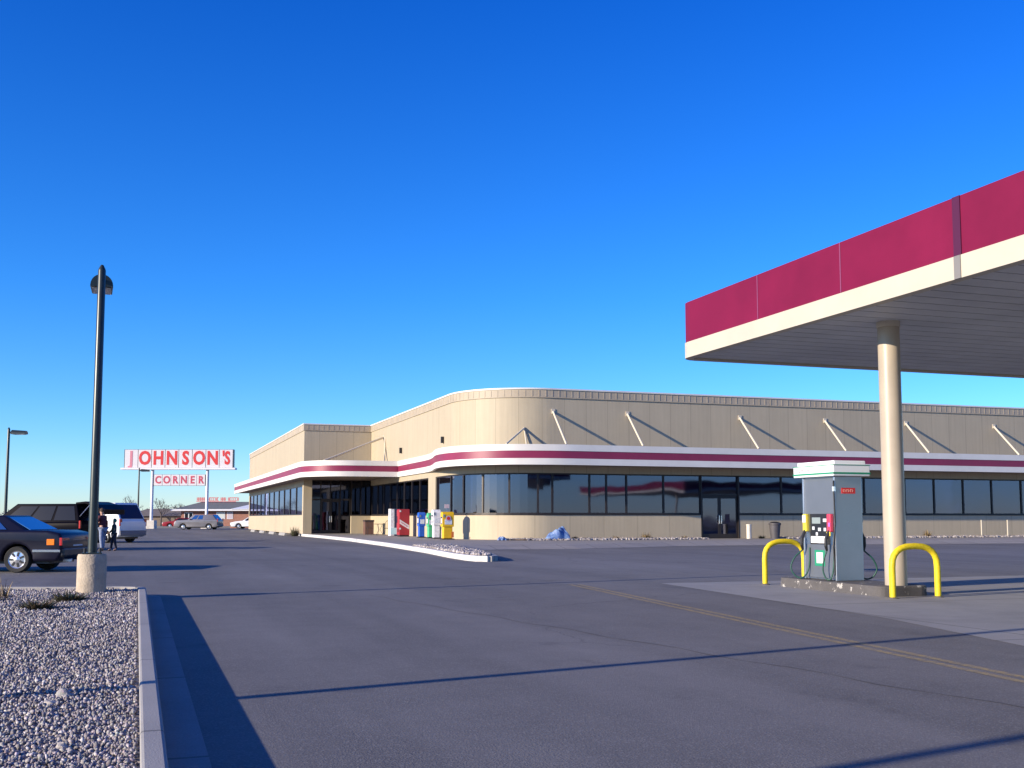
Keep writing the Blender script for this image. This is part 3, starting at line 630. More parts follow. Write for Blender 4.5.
for sd in (-1,1):
    T=Matrix.Rotation(0 if sd<0 else math.pi,4,'Z')
    def PB(name,x0,x1,y0,y1,z0,z1,m,par=P,bev=.006):
        mb=MB(); mb.box(x0,x1,y0,y1,z0,z1,T); return mb.build(name,m,par,bevel=bev)
    X=-hx
    PB('upper_panel',X-.012,X,-.44,.44,1.15,1.78,m_steel2)
    PB('lower_panel',X-.02,X,-.44,.44,.04,.62,m_steel2)
    PB('display_panel',X-.025,X,-.27,.27,.62,1.15,m_black)
    d=PB('screen',X-.032,X-.024,-.05,.20,.98,1.09,mat('lcd_screen',(.25,.30,.30),.2))
    for j,(yy,zz,s_) in enumerate(((-.18,1.04,.05),(.16,.90,.035),(-.02,.88,.04),(-.18,.88,.035),(.06,.80,.03))):
        PB('button',X-.034,X-.024,yy-s_,yy+s_,zz-.03,zz+.03,mat('pale_button',(.6,.62,.65),.4))
    PB('price_card',X-.034,X-.024,-.20,.24,.64,.76,mat('white_price_card',(.82,.80,.80),.5,var=.35,vscale=14))
    PB('pump_number_sign',X-.027,X-.0195,-.15,.15,.24,.52,m_green)
    PB('number_card',X-.031,X-.026,-.10,.09,.29,.48,m_signw)
    text('number','8',.17,mat('grey_numeral',(.45,.5,.5),.5),P,T@Vector((X-.032,0,.385)),(R(90),0,R(-90) if sd<0 else R(90)),.001)
    # nozzles: yellow at the far side, red at the near side
    for yy,mc,zz in ((.38,mat('yellow_nozzle_boot',(.75,.6,.05),.5),.98),(-.34,mat('red_nozzle_boot',(.62,.05,.10),.5),.98)):
        n_=PB('nozzle_boot',X-.07,X-.005,yy-.055,yy+.055,.84,1.15,mc,bev=.015)
        if yy<0:
            PB('grade_buttons',X-.075,X-.069,yy-.055,yy+.055,.77,.84,mat('yellow_button',(.8,.6,.05),.5),n_,0); PB('octane_label',X-.075,X-.069,yy-.05,yy+.0,.93,1.0,mat('purple_label',(.45,.15,.55),.5),n_,0)
        else: PB('white_label',X-.075,X-.069,yy-.05,yy+.05,1.0,1.13,m_signw,n_,0)
        mb=MB(); q=[Vector((X-.05,yy,.86)),Vector((X-.12,yy,.72)),Vector((X-.13,yy,.60)),Vector((X-.10,yy+.02,.52))]; mb.tube([T@v for v in q],[.03,.035,.03,.02],8)
        nz_=mb.build('nozzle',m_black,P)
    for yy,dd in ((.38,1.),(-.34,.55)):
        ctl=[Vector(v) for v in ((X-.10,yy,.60),(X-.10,yy+.02,.52),(X-.20*dd-.03,yy+.08*dd,.38),(X-.30*dd,yy+.10*dd,.20),(X-.24*dd,yy+.04*dd,.05),(X-.12*dd-.02,yy-.05,.035),(X-.05,yy-.09,.22),(X-.03,yy-.10,.62),(X-.03,yy-.10,.7))]
        q=[]
        for i_ in range(1,len(ctl)-2):
            a,b,c_,d_=ctl[i_-1:i_+3]
            for k in range(5): t=k/5; q.append(T@(.5*((2*b)+(c_-a)*t+(2*a-5*b+4*c_-d_)*t*t+(3*b-a-3*c_+d_)*t*t*t)))
        mb=MB(); mb.tube(q,.014,7); autosmooth(mb.build('hose',m_hose,P),60)
    mb=MB(); mb.tube([T@Vector(v) for v in ((X-.03,-.47,1.72),(X-.05,-.485,1.68),(X-.045,-.485,1.5),(X-.03,-.48,1.0),(X-.06,-.46,.6),(X-.03,-.45,.1))],.014,7); mb.build('riser_hose',m_black,P)
    mb=MB(); mb.tube([T@Vector(v) for v in ((X-.045,-.485,1.62),(X-.045,-.485,1.54))],.03,8); mb.build('swivel_fitting',mat('bright_metal',(.85,.85,.85),.2,metal=.7),P)

# ------------------------------------------------------------------ street lamps
def make_lamp():
    o=empty('street_lamp',(0,0,0),0,None,'street lamp','street lamps of the parking lot')
    mb=MB(); lathe([(.215,-.1),(.215,.66),(.20,.70)],28,mb=mb); autosmooth(mb.build('concrete_foot',m_bconc,o))
    mb=MB(); mb.box(-.14,.14,-.14,.14,.70,.725); mb.build('base_plate',m_poleg,o)
    bp=[c for c in kids(o) if c.name.startswith('base_plate')][0]
    for sx in (-1,1):
        for sy in (-1,1): mb=MB(); lathe([(.018,.725),(.018,.79)],8,Matrix.Translation((sx*.11,sy*.11,0)),mb); mb.build('anchor_bolt',m_black,bp)
    mb=MB(); lathe([(.068,.72),(.058,5.12),(.05,5.15),(.02,5.21)],20,mb=mb); autosmooth(mb.build('pole',m_poleg,o))
    mb=MB(); mb.tube([(0,.0,4.99),(0,.28,5.0)],.035,8); mb.build('arm',m_poleg,o)
    mb=MB(); n=12; prof=[(.17*math.cos(math.pi*k/n),.18*math.sin(math.pi*k/n)) for k in range(n+1)]+[(-.17,-.02),(.17,-.02)]
    vs=[(x,.16,4.92+z) for x,z in prof]+[(x*.9,.80,4.92+z*.75) for x,z in prof]; k=len(prof)
    mb.add(vs,[tuple(range(k)),tuple(reversed(range(k,2*k)))]+[((i+1)%k,i,k+i,k+(i+1)%k) for i in range(k)])
    h=autosmooth(mb.build('lamp_head',m_poleg,o)); mb=MB(); mb.box(-.14,.14,.22,.74,4.888,4.899); mb.build('lens',mat('lamp_lens',(.6,.6,.55),.3),h)
    return o
L0=make_lamp()
lamps=[((-6.44,16.75,.0),R(20),'tall dark green street lamp on a concrete foot in the gravel island'),
       ((-22.35,48,.05),R(-92),'distant street lamp at the left edge behind the parked cars'),
       ((-29.4,85.5,0),R(-90),'far thin street lamp standing between the white suv and the roadside sign'),
       ((-8.5,-.6,.0),R(10),'unseen street lamp added behind the camera to the left to cast foreground shadow bands'),  # unseen lamp post added for the shadow bands at lower right
       ((-7.3,4.42,.0),R(30),'street lamp of the gravel island just outside the left edge of the picture')]
for i,(p,rz,lab) in enumerate(lamps):
    o=L0 if i==0 else copy_tree(L0); o.location=p; o.rotation_euler=(0,0,rz); o['label']=lab; o.scale=(1,1,1)

# ------------------------------------------------------------------ plants
def blades(name,mats,n,rad,h,parent=None,spread=1.,w=.012,sub=3,mi=None,flat=.5,seed=0):
    r=random.Random(seed); mb=MB()
    for i in range(n):
        a=r.uniform(0,6.283); rr=rad*.35*math.sqrt(r.random()); x,y=rr*math.cos(a),rr*math.sin(a); el=r.uniform(flat*.2,1.2); L=h*r.uniform(.5,1.15); d=Vector((math.cos(a+r.uniform(-.5,.5))*math.cos(el)*rad/h*.8,math.sin(a+r.uniform(-.5,.5))*math.cos(el)*rad/h*.8,math.sin(el)))
        p=Vector((x,y,0)); side=d.cross(Vector((0,0,1))).normalized() if abs(d.z)<.99 else Vector((1,0,0)); ww=w*r.uniform(.6,1.4); pts=[]
        for k in range(sub+1):
            t=k/sub; q=p+d*L*t+Vector((0,0,-.25*L*t*t)); pts.append((q+side*ww*(1-t*.85),q-side*ww*(1-t*.85)))
        vs=[v for pr in pts for v in pr]; m=r.randrange(len(mats)); mb.add(vs,[(2*k,2*k+1,2*k+3,2*k+2) for k in range(sub)],mi=m)
    return mb.build(name,mats,parent,fix=False)
mg1=mat('dull_green_leaf',(.055,.075,.035),.7,var=.3,vscale=9); mg2=mat('brown_leaf',(.10,.07,.04),.8,var=.3,vscale=9); mg3=mat('straw_leaf',(.36,.26,.12),.8,var=.2,vscale=9)
def plant(a,b,z,rad,h,lab,n=260,ms=(0,1),seed=0,name='shrub',cat='plant',grp='low shrubs in the gravel',w=.012):
    o=empty(name,W(a,b,z),ANG+seed,lab,cat,grp); allm=[mg1,mg2,mg3]; blades('foliage',[allm[k] for k in ms],n,rad,h,o,seed=seed,w=w)
    mb=MB(); r=random.Random(seed)
    for k in range(5): aa=r.uniform(0,6.28); mb.tube([(0,0,-.02),(math.cos(aa)*rad*.3,math.sin(aa)*rad*.3,h*.35)],[.008,.004],5)
    mb.build('stem',mg2,o); return o
    return x*CA+D*SA,-x*SA+D*CA
plant(-.85,16.1,.11,.42,.22,'low dark green shrub in the gravel nearest the lamp foot',420,seed=1)
plant(-1.15,14.9,.11,.38,.2,'low brown and green shrub in the gravel left of the lamp foot',380,seed=2)
plant(-1.85,16.5,.11,.28,.14,'small reddish brown ground shrub at the left edge of the gravel',200,(1,),seed=3)
plant(-1.75,17.0,.11,.25,.55,'thin dry reddish stalks standing at the left edge of the gravel',40,(1,2),seed=4,name='dry_weed',w=.006)
rock('rock',-.47,7.25,.12,.06,.045,.03,'pale flat rock lying in the gravel beside the long pole shadow',3)
rock('rock',-.32,5.9,.12,.03,.03,.03,'small pale rock in the gravel close to the kerb at the bottom',5)
rock('rock',-.40,7.45,.12,.06,.05,.055,'small darker rock just behind the pale flat rock',8,m=m_stone)
for k,(a,lab) in enumerate(((20.9,'dry weed clump in the gravel beside the blue tarpaulin'),(23.2,'dry weed clump in the gravel under the left front windows'),(24.9,'tall straw coloured weed clump under the middle of the front windows'),(27.1,'dry weed clump in the gravel nearest the glass doors'),(42.6,'brown dry bush against the low wall right of the tan column'),(31.75,'small dark weed between the ash bin and the grey litter bin'),(35.8,'straggling dry weed in the gravel right of the grey litter bin'))):
    plant(a,51.0,.16,.45 if k in (2,4) else .3,.6 if k in (2,4) else .28,lab,200,(1,2) if k!=5 else (0,1),seed=10+k,name='dry_weed',grp='dry weeds along the low wall',w=.014)
plant(10.3,75.9,.0,.55,1.0,'dark bush against the foot of the wing corner pier',300,(0,1),seed=30,grp=None,w=.02)

# ------------------------------------------------------------------ things on the pavement
def station(name,a,b,z,lab,cat,grp=None,rz=0): return empty(name,W(a,b,z),ANG+rz,lab,cat,grp)
def part(par,name,x0,x1,y0,y1,z0,z1,m,bev=.01):
    mb=MB(); mb.box(x0,x1,y0,y1,z0,z1); return mb.build(name,m,par,bevel=bev)
def newsbox(a,b,m,w,h,lab,m2=None):
    o=station('newspaper_box',a,b,.152,lab,'newspaper box','newspaper boxes on the restaurant pavement')
    part(o,'base_foot',-w*.55,w*.55,-.24,.24,0,.05,m_black)
    part(o,'pedestal',-w*.40,w*.40,-.18,.18,.05,h*.48,m2 or m,.03)
    mb=MB(); k=8; prof=[(-.22,h*.46),(-.22,h*.9)]+[(-.22*math.cos(math.pi*i/k),h*.9+.1*h*math.sin(math.pi*i/k)) for i in range(1,k)]+[(.22,h*.9),(.22,h*.46)]
    vs=[(-w/2,y,z) for y,z in prof]+[(w/2,y,z) for y,z in prof]; n=len(prof)
    mb.add(vs,[tuple(range(n)),tuple(reversed(range(n,2*n)))]+[((i+1)%n,i,n+i,n+(i+1)%n) for i in range(n)]); c=mb.build('cabinet',m,o,bevel=.012)
    part(o,'window',-w/2-.008,-w/2+.003,-.15,.15,h*.55,h*.82,mat('box_window',(.05,.06,.08),.15))
    part(o,'newspaper',-w/2-.012,-w/2-.006,-.11,.11,h*.58,h*.76,m_signw,.0); part(o,'coin_slot',-w/2+.02,-w/2+.12,-.232,-.218,h*.80,h*.9,m_steel,.0)
    part(o,'display_card',-w*.32,w*.32,-.231,-.219,h*.54,h*.72,mat('pale_card',(.62,.66,.75),.5,var=.4,vscale=20),0); return o
m_bblue=mat('blue_plastic',(.012,.10,.50),.4,var=.15); m_bgreen=mat('light_green_plastic',(.08,.48,.22),.4,var=.15); m_bwhite=mat('white_enamel',(.72,.72,.74),.4,var=.25,vscale=7); m_byel=mat('golden_yellow_plastic',(.78,.46,.01),.4,var=.1)
newsbox(15.15,59.7,m_bblue,.38,1.42,'blue newspaper box beside the green one')
newsbox(15.2,57.9,m_bgreen,.34,1.38,'light green newspaper box between the blue and white ones')
newsbox(15.15,56.5,m_bwhite,.42,1.55,'tall white printed newspaper box left of the yellow one')
o=newsbox(15.1,54.1,m_byel,.60,1.42,'golden yellow newspaper box with round emblem, rightmost of the row')
mb=MB(); lathe([(.14,0),(.14,.01)],20,Matrix.Translation((0,-.232,1.08))@Matrix.Rotation(R(90),4,'X'),mb); em=mb.build('round_emblem',mat('lilac_emblem',(.45,.38,.55),.5),o)
mb=MB(); lathe([(.09,0),(.09,.004)],20,Matrix.Translation((0,-.243,1.08))@Matrix.Rotation(R(90),4,'X'),mb); mb.build('emblem_centre',m_red,em)
part(o,'card_holder',-.02,.02,-.02,.02,1.40,1.62,m_steel,0); part(o,'card',-.14,.10,-.015,.015,1.6,1.80,mat('pink_card',(.6,.45,.47),.5),0)
part(o,'orange_flyer',.16,.29,-.234,-.22,.1,.4,mat('orange_flyer',(.6,.16,.03),.5),0)
v=station('drink_machine',15.05,63.7,.152,'red drink vending machine with slanted white script band','vending machine')
part(v,'cabinet',-.31,.31,-.36,.36,.08,1.62,mat('red_enamel',(.33,.02,.03),.4,var=.1),.02); part(v,'plinth',-.29,.29,-.34,.34,0,.08,m_black)
mb=MB(); mb.add([(-.30,-.366,1.02),(.28,-.366,.66),(.28,-.366,.42),(-.30,-.366,.76)],[(0,1,2,3)]); bd=mb.build('white_band',m_signw,v,fix=False); mb=MB(); mb.tube([(-.24+.04*k,-.372,.86-.025*k+.035*math.sin(k*1.9)) for k in range(12)],.012,5); mb.build('script',mat('red_script',(.5,.02,.03),.5),bd)
part(v,'door_panel',-.325,-.305,-.30,.30,.15,1.55,mat('red_door',(.42,.03,.04),.35),.005); part(v,'coin_panel',-.335,-.32,.12,.24,.8,1.2,m_black,0); part(v,'dispensing_slot',-.335,-.32,-.2,.05,.25,.45,m_black,0)
for z in (1.5,.47): part(v,'round_badge',-.318,-.22,-.372,-.358,z-.05,z+.05,m_signw,.0)
v=station('ice_freezer',15.0,65.9,.152,'white vending cabinet with dark blue side left of the red machine','vending machine')
part(v,'cabinet',-.22,.30,-.3,.3,0,1.66,mat('dark_blue_side',(.03,.04,.09),.4,var=.1),.02); part(v,'white_front',-.30,-.215,-.3,.3,.0,1.66,m_bwhite,.01); part(v,'white_edge',-.29,-.06,-.306,-.298,.02,1.64,m_bwhite,0); part(v,'pale_label',-.28,.14,-.312,-.304,.1,.5,mat('pale_aqua_label',(.5,.72,.75),.5),0)
v=station('litter_bin',14.7,72.3,.152,'brown square litter bin beside the entrance under the canopy','bin')
part(v,'body',-.3,.3,-.3,.3,0,.85,mat('brown_bin',(.14,.07,.05),.7,var=.2),.02); part(v,'lid',-.33,.33,-.33,.33,.85,.97,mat('dark_bin_lid',(.06,.04,.04),.6),.02)
# bistro table and chairs
m_iron=mat('dark_iron',(.05,.045,.045),.5,metal=.4)
def btable(a,b,lab):
    o=station('bistro_table',a,b,.152,lab,'table'); mb=MB(); lathe([(.33,.70),(.34,.715),(.33,.73)],20,mb=mb); mb.build('tabletop',m_iron,o)
    for k in range(3): t=R(120*k); mb=MB(); mb.tube([(.28*math.cos(t),.28*math.sin(t),0),(.05*math.cos(t),.05*math.sin(t),.35),(.2*math.cos(t),.2*math.sin(t),.70)],.013,6); mb.build('leg',m_iron,o)
def bchair(a,b,rz,lab):
    o=station('bistro_chair',a,b,.152,lab,'chair','iron bistro chairs beside the vending machines',rz); mb=MB(); lathe([(.20,.44),(.21,.455),(.2,.465)],16,mb=mb); mb.build('seat',m_iron,o)
    for sx in (-1,1):
        for sy in (-1,1): mb=MB(); mb.tube([(sx*.21,sy*.2,0),(sx*.15,sy*.14,.45)],.012,6); mb.build('leg',m_iron,o)
    mb=MB(); mb.tube([(-.17,.17,.45),(-.19,.22,.8),(-.1,.25,.93),(0,.255,.96),(.1,.25,.93),(.19,.22,.8),(.17,.17,.45)],.012,6)
    for x in (-.08,0,.08): mb.tube([(x,.18,.46),(x,.245,.93)],.008,5)
    mb.build('backrest',m_iron,o)
btable(14.6,68.4,'small round dark iron bistro table outside the entrance windows'); bchair(14.3,70.0,R(10),'iron bistro chair on the far side of the small round table'); bchair(14.9,67.5,R(190),'iron bistro chair nearest the white vending cabinet')
# ash bin, grey bin, posts, hose, tarps
v=station('ash_bin',30.85,50.8,.152,'narrow white cylindrical ash bin just right of the glass doors','ash bin')
mb=MB(); lathe([(.13,0),(.13,.68),(.145,.70),(.145,.76),(.10,.765)],20,mb=mb); autosmooth(mb.build('body',mat('pale_ash_bin',(.62,.57,.48),.6,var=.1),v)); mb=MB(); lathe([(.10,.766),(.10,.775)],16,mb=mb); mb.build('sand_tray',m_stone,v)
v=station('litter_bin',32.45,50.8,.152,'dark grey round litter bin under the windows right of the doors','bin')
mb=MB(); lathe([(.24,0),(.30,.72),(.33,.74),(.33,.82),(.28,.84)],22,mb=mb); autosmooth(mb.build('body',mat('dark_grey_bin',(.07,.065,.075),.6,var=.15),v)); mb=MB(); lathe([(.27,.8405),(.25,.86),(.1,.9)],20,mb=mb); mb.build('lid',m_black,v)
for a,l in ((46.35,'thin cream marker post by the low wall, left one of the pair'),(48.25,'thin cream marker post by the low wall, nearest the right edge')):
    v=station('marker_post',a,50.9,.15,l,'post','thin cream marker posts by the low wall'); mb=MB(); mb.tube([(0,0,0),(0,0,.95)],.04,10); mb.build('shaft',m_cream,v); mb=MB(); lathe([(.05,.95),(.05,.97),(.02,.99)],10,mb=mb); mb.build('cap',m_cream,v)
m_tarp=mat('blue_tarpaulin',(.012,.05,.26),.5,color2=(.22,.34,.52),vscale=4,bump=.6,bscale=6)
def tarp(name,a,b,z,L,w,h,lab,seed,lean=0):
    bm=bmesh.new(); bmesh.ops.create_grid(bm,x_segments=26,y_segments=14,size=1); r=random.Random(seed); ph=[r.uniform(0,6) for _ in range(6)]
    for v_ in bm.verts:
        x,y=v_.co.x,v_.co.y; e=max(0,1-abs(x)**2.6)*max(0,1-abs(y)**2.2); e=e**.6
        hh=h*e*(.75+lean*x*.45+.18*math.sin(5*x+ph[0])*math.cos(4*y+ph[1])+.1*math.sin(11*x+6*y+ph[2])); v_.co=Vector((x*L/2+.03*math.sin(7*y+ph[3]),y*w/2+.03*math.sin(6*x+ph[4]),max(.0,hh)))
    g2=bmesh.ops.extrude_face_region(bm,geom=bm.faces[:]); 
    for q in g2['geom']:
        if isinstance(q,bmesh.types.BMVert): q.co.z-=.012
    bmesh.ops.recalc_face_normals(bm,faces=bm.faces)
    me=bpy.data.meshes.new(name); bm.to_mesh(me); bm.free(); me.materials.append(m_tarp); o=bpy.data.objects.new(name,me); col.objects.link(o); o.location=W(a,b,z); o.rotation_euler=(0,0,ANG); return tag(o,lab,'tarpaulin')
tarp('blue_tarpaulin',19.85,50.7,.175,1.15,.7,.66,'crumpled blue and pale tarpaulin heap against the rounded low wall',2,lean=.8)
tarp('blue_sack',17.0,50.9,.172,.4,.3,.2,'small blue folded sack left of the crumpled tarpaulin',5)
mb=MB(); q=[(17.3+ i*.12, 50.55+.12*math.sin(i*.7), .185+.0*i) for i in range(15)]; mb.tube(q,.03,7); o=mb.build('garden_hose',mat('brown_hose',(.12,.08,.05),.6)); o.rotation_euler=(0,0,ANG); tag(o,'brown hose lying between the small blue sack and the tarpaulin','hose')
# wheel stops by the wing
for k,(b,l) in enumerate(((80,'grey wheel stop nearest the wing corner pier'),(86.5,'second grey wheel stop along the wing wall'),(93.5,'third grey wheel stop along the wing wall'),(101,'fourth grey wheel stop, farthest along the wing wall'))):
    v=station('wheel_stop',10.0,b,0,l,'wheel stop','concrete wheel stops along the wing'); mb=MB(); mb.side([(-.12,0),(-.07,.2),(.07,.2),(.12,0)],-1.6,1.6); mb.build('block',m_kerb,v,bevel=.015)

# ------------------------------------------------------------------ vehicles
def arc_pts(cx,r,z0,n=9):
    r=.355     # wheel arch, from front to rear along bottom line
    a0=math.asin(min(1,(z0-.30)/r)) if abs(z0-.30)<r else 0
    return [(cx+r*math.cos(a0+(math.pi-2*a0)*k/n),.30+r*math.sin(a0+(math.pi-2*a0)*k/n)) for k in range(n+1)]
def car(name,loc,rz,lab,cat,S,grp=None):
    """S: L,W,wheels(xr,xf),zb,prof(upper outline rear->front),gh(base x0,x1,roof x0,x1,z belt,z roof),paint"""
    o=empty(name,loc,rz,lab,cat,grp); w=S['W']/2; xr,xf=S['wheels']; zb=.26; paint=S['paint']; gl=S.get('glass',m_carglass)
    prof=list(S['prof'])                                     # rear bottom -> over the top -> front bottom
    bottom=arc_pts(xf,.40,zb)+arc_pts(xr,.40,zb)
    poly=prof+bottom
    mb=MB(); n=len(poly); ws=[-w,-w+.05,0,w-.05,w]; 
    vs=[];
    for k,y in enumerate((-w,w)): vs+=[(p[0],y,p[1]) for p in poly]
    mb.add(vs,[tuple(range(n)),tuple(reversed(range(n,2*n)))]+[((i+1)%n,i,n+i,n+(i+1)%n) for i in range(n)])
    body=autosmooth(mb.build('body',paint,o,bevel=S.get('bev',.07),segs=4),50)
    mb=MB(); mb.box(.35,S['L']-.35,-w+.2,w-.2,.2,.5); mb.build('underbody',m_black,o)
    # greenhouse
    x0,x1,r0,r1,zb_,zr=S['gh']; wb=w-.05; wr=w-S.get('tumble',.2)
    def G(x,s,z,t):  # t 0 at belt, 1 at roof
        return (x,s*(wb+(wr-wb)*t),z)
    vs=[G(x0,-1,zb_-.04,0),G(x1,-1,zb_-.04,0),G(x1,1,zb_-.04,0),G(x0,1,zb_-.04,0),G(r0,-1,zr,1),G(r1,-1,zr,1),G(r1,1,zr,1),G(r0,1,zr,1)]
    mb=MB(); mb.add(vs,[(4,5,6,7),(0,1,5,4),(1,2,6,5),(2,3,7,6),(3,0,4,7)]); autosmooth(mb.build('cabin',paint,o,bevel=.05,segs=3),50)
    def lerp(a,b,t): return [a[i]+(b[i]-a[i])*t for i in range(3)]
    def quad(name,c,u0,u1,v0,v1,off,m=gl,par=o):   # c: bl,br,tr,tl
        def q(u,v): return Vector(lerp(lerp(c[0],c[1],u),lerp(c[3],c[2],u),v))
        P_=[q(u0,v0),q(u1,v0),q(u1,v1),q(u0,v1)]; nn=(P_[1]-P_[0]).cross(P_[3]-P_[0]).normalized(); cen=Vector(((x0+x1)/2,0,(zb_+zr)/2))
        if nn.dot(P_[0]-cen)<0: nn=-nn
        mb=MB(); mb.add([p+nn*off for p in P_]+[p-nn*.01 for p in P_],[(0,1,2,3),(7,6,5,4),(0,4,5,1),(1,5,6,2),(2,6,7,3),(3,7,4,0)]); return mb.build(name,m,par)
    sidec={s:[G(x0,s,zb_,0),G(x1,s,zb_,0),G(r1,s,zr,1),G(r0,s,zr,1)] for s in (-1,1)}
    for s in (-1,1):
        for u0,u1 in S.get('sidewin',((.12,.5),(.53,.9))): quad('side_window',sidec[s],u0,u1,.1,.86,.006)
    quad('rear_window',[G(x0,-1,zb_,0),G(x0,1,zb_,0),G(r0,1,zr,1),G(r0,-1,zr,1)],.06,.94,.08,.88,.006)
    quad('windscreen',[G(x1,-1,zb_,0),G(x1,1,zb_,0),G(r1,1,zr,1),G(r1,-1,zr,1)],.06,.94,.06,.9,.006)
    for x in (xr,xf):
        for s in (-1,1):
            M=Matrix.Translation((x,s*(w-.12),.30))@Matrix.Rotation(R(90),4,'X')
            mb=MB(); lathe([(.19,-.05),(.205,-.10),(.28,-.11),(.30,-.08),(.30,.08),(.28,.11),(.205,.10),(.19,.05)],26,M,mb); wh=autosmooth(mb.build('wheel',m_rubber,o))
            mb=MB(); sg=-s; lathe([(.205,.085*sg),(.20,.10*sg),(.175,.085*sg),(.06,.095*sg),(.03,.11*sg)],26,M,mb)
            rm=autosmooth(mb.build('rim',m_rim,wh)); mb=MB()
            for k in range(7):
                t=2*math.pi*k/7; mb.box(.075,.17,-.022,.022,.088,.10 if 1 else 0,Matrix.Translation((x,s*(w-.12),.30))@Matrix.Rotation(R(90)*(1 if s<0 else -1),4,'X')@Matrix.Rotation(t,4,'Z'))
            mb.build('rim_slots',m_black,rm)
    mb=MB(); mb.box(-.05,.16,-w+.03,w-.03,.36,.56); mb.build('rear_bumper',S.get('bump',m_black),o,bevel=.04)
    mb=MB(); mb.box(S['L']-.14,S['L']+.05,-w+.03,w-.03,.34,.54); mb.build('front_bumper',S.get('bump',m_black),o,bevel=.04)
    tz=S.get('tail',(.62,.80)); tx=S.get('tailx',0)
    for s in (-1,1):
        mb=MB(); a,b=sorted((s*(w+.004),s*(w-.40 if not S.get('vtail') else w-S.get("tailw",.16)))); mb.box(tx-.014,tx+.05,a,b,tz[0],tz[1]); mb.build('tail_light',m_tail,o,bevel=.01)
        mb=MB(); a,b=sorted((s*(w-.05),s*(w-.4))); mb.box(S['L']-.12,S['L']+.01,a,b,.58,.74); mb.build('headlight',m_lens,o,bevel=.01)
        mb=MB(); a,b=sorted((s*(w-.02),s*(w+.12))); mb.box(x1-.42,x1-.28,a,b,zb_+.02,zb_+.14); mb.build('wing_mirror',paint,o,bevel=.02)
    mb=MB(); mb.box(tx-.014,tx+.02,-.26,.26,tz[0]-.02,tz[0]+.12); mb.build('number_plate',m_signw,o)
    return o
def paint(name,c,metal=.2,coat=.45,spec=.35): return mat(name,c,.38,metal=metal,coat=coat,var=.04,vscale=2,spec=spec)
m_carglass=mat('car_glass',(.008,.010,.018),.12,spec=.2); m_bluecarglass=mat('blue_car_glass',(.02,.06,.20),.05,spec=1.,coat=1.)
m_rim=mat('alloy_rim',(.72,.72,.72),.25,metal=.8); m_tail=mat('tail_lens',(.45,.02,.02),.25); m_lens=mat('head_lens',(.7,.7,.7),.15); m_amber=mat('amber_lens',(.85,.22,.01),.25)
sed=[(.10,.26),(.0,.42),(-.02,.72),(.04,.90),(.35,.965),(1.1,.97),(3.15,.95),(4.1,.86),(4.6,.74),(4.72,.55),(4.62,.26)]
navy=paint('navy_paint',(.006,.006,.018),0,.12,.3)
S=dict(L=4.7,W=1.76,wheels=(1.03,3.72),prof=sed,gh=(.75,3.35,1.45,2.75,.95,1.31),paint=navy,glass=m_bluecarglass,sidewin=((.20,.52),(.55,.9)),tumble=.24)
# rear wheel (near side) stands on the measured spot
def place(S,contact,head):    # contact: near rear wheel ground point, head: forward direction angle
    f_=Vector((math.cos(head),math.sin(head),0)); left=Vector((-f_.y,f_.x,0)); return Vector((contact[0],contact[1],0))-f_*S['wheels'][0]-left*(S['W']/2-.12)
hd=R(180-1)
near=place(S,(-11.34,25.1),hd)
c=car('parked_car',near,hd,'navy blue saloon car seen from its rear quarter at the left edge','car',S,'parked cars')
for s in (1,): 
    part(c,'side_marker',.16,.34,s*.882-.01,s*.882+.012,.63,.77,m_amber,.01); part(c,'side_marker',.16,.34,-.892,-.872,.63,.77,m_amber,.01)
    part(c,'chrome_strip',.02,.66,.876,.90,.47,.53,mat('chrome',(.6,.6,.62),.15,metal=.9),.005); part(c,'side_trim',1.5,3.2,.876,.892,.50,.545,m_black,.004)
part(c,'exhaust_tip',-.09,.1,.45,.55,.24,.31,m_steel,.01)
van=[(.12,.26),(.0,.42),(-.02,.9),(.02,1.08),(.2,1.10),(3.6,1.08),(4.4,.92),(4.75,.72),(4.8,.5),(4.65,.26)]
SV=dict(L=4.8,W=1.86,wheels=(.95,3.85),prof=van,gh=(.03,3.9,.28,2.9,1.09,1.80),paint=paint('dark_plum_paint',(.003,.0025,.006),0,.0,.05),sidewin=((.05,.3),(.33,.58),(.61,.88)),tumble=.2,vtail=True,tail=(.85,1.15),tailw=.06)
hv=R(168); pv=Vector((-16.35,42.6,0)); v=car('minivan',pv,hv,'dark minivan with its tailgate raised behind the navy saloon','minivan',SV,'parked cars')
# raised tailgate, hinged at the rear roof edge
M=Matrix.Translation((.30,0,1.80))@Matrix.Rotation(R(-6),4,'Y')
mb=MB(); k=[(-1.16,-.30),(-1.13,-.10),(-.85,.06),(-.4,.13),(0,.05),(0,-.03),(-.4,.04),(-.82,-.03),(-1.06,-.28)]
mb2=MB(); n=len(k); vs=[M@Vector((x,-.80,z)) for x,z in k]+[M@Vector((x,.80,z)) for x,z in k]; mb2.add(vs,[tuple(range(n)),tuple(reversed(range(n,2*n)))]+[((i+1)%n,i,n+i,n+(i+1)%n) for i in range(n)]); tg=mb2.build('tailgate',SV['paint'],v,bevel=.015)
mb=MB(); mb.tube([(.12,-.78,1.3),(-.35,-.78,1.80)],.015,6); mb.tube([(.12,.78,1.3),(-.35,.78,1.80)],.015,6); mb.build('gas_strut',m_steel,v)
suv=[(.10,.30),(.0,.45),(-.02,1.0),(.0,1.14),(.2,1.16),(3.5,1.14),(4.5,1.08),(4.75,.95),(4.8,.6),(4.7,.3)]
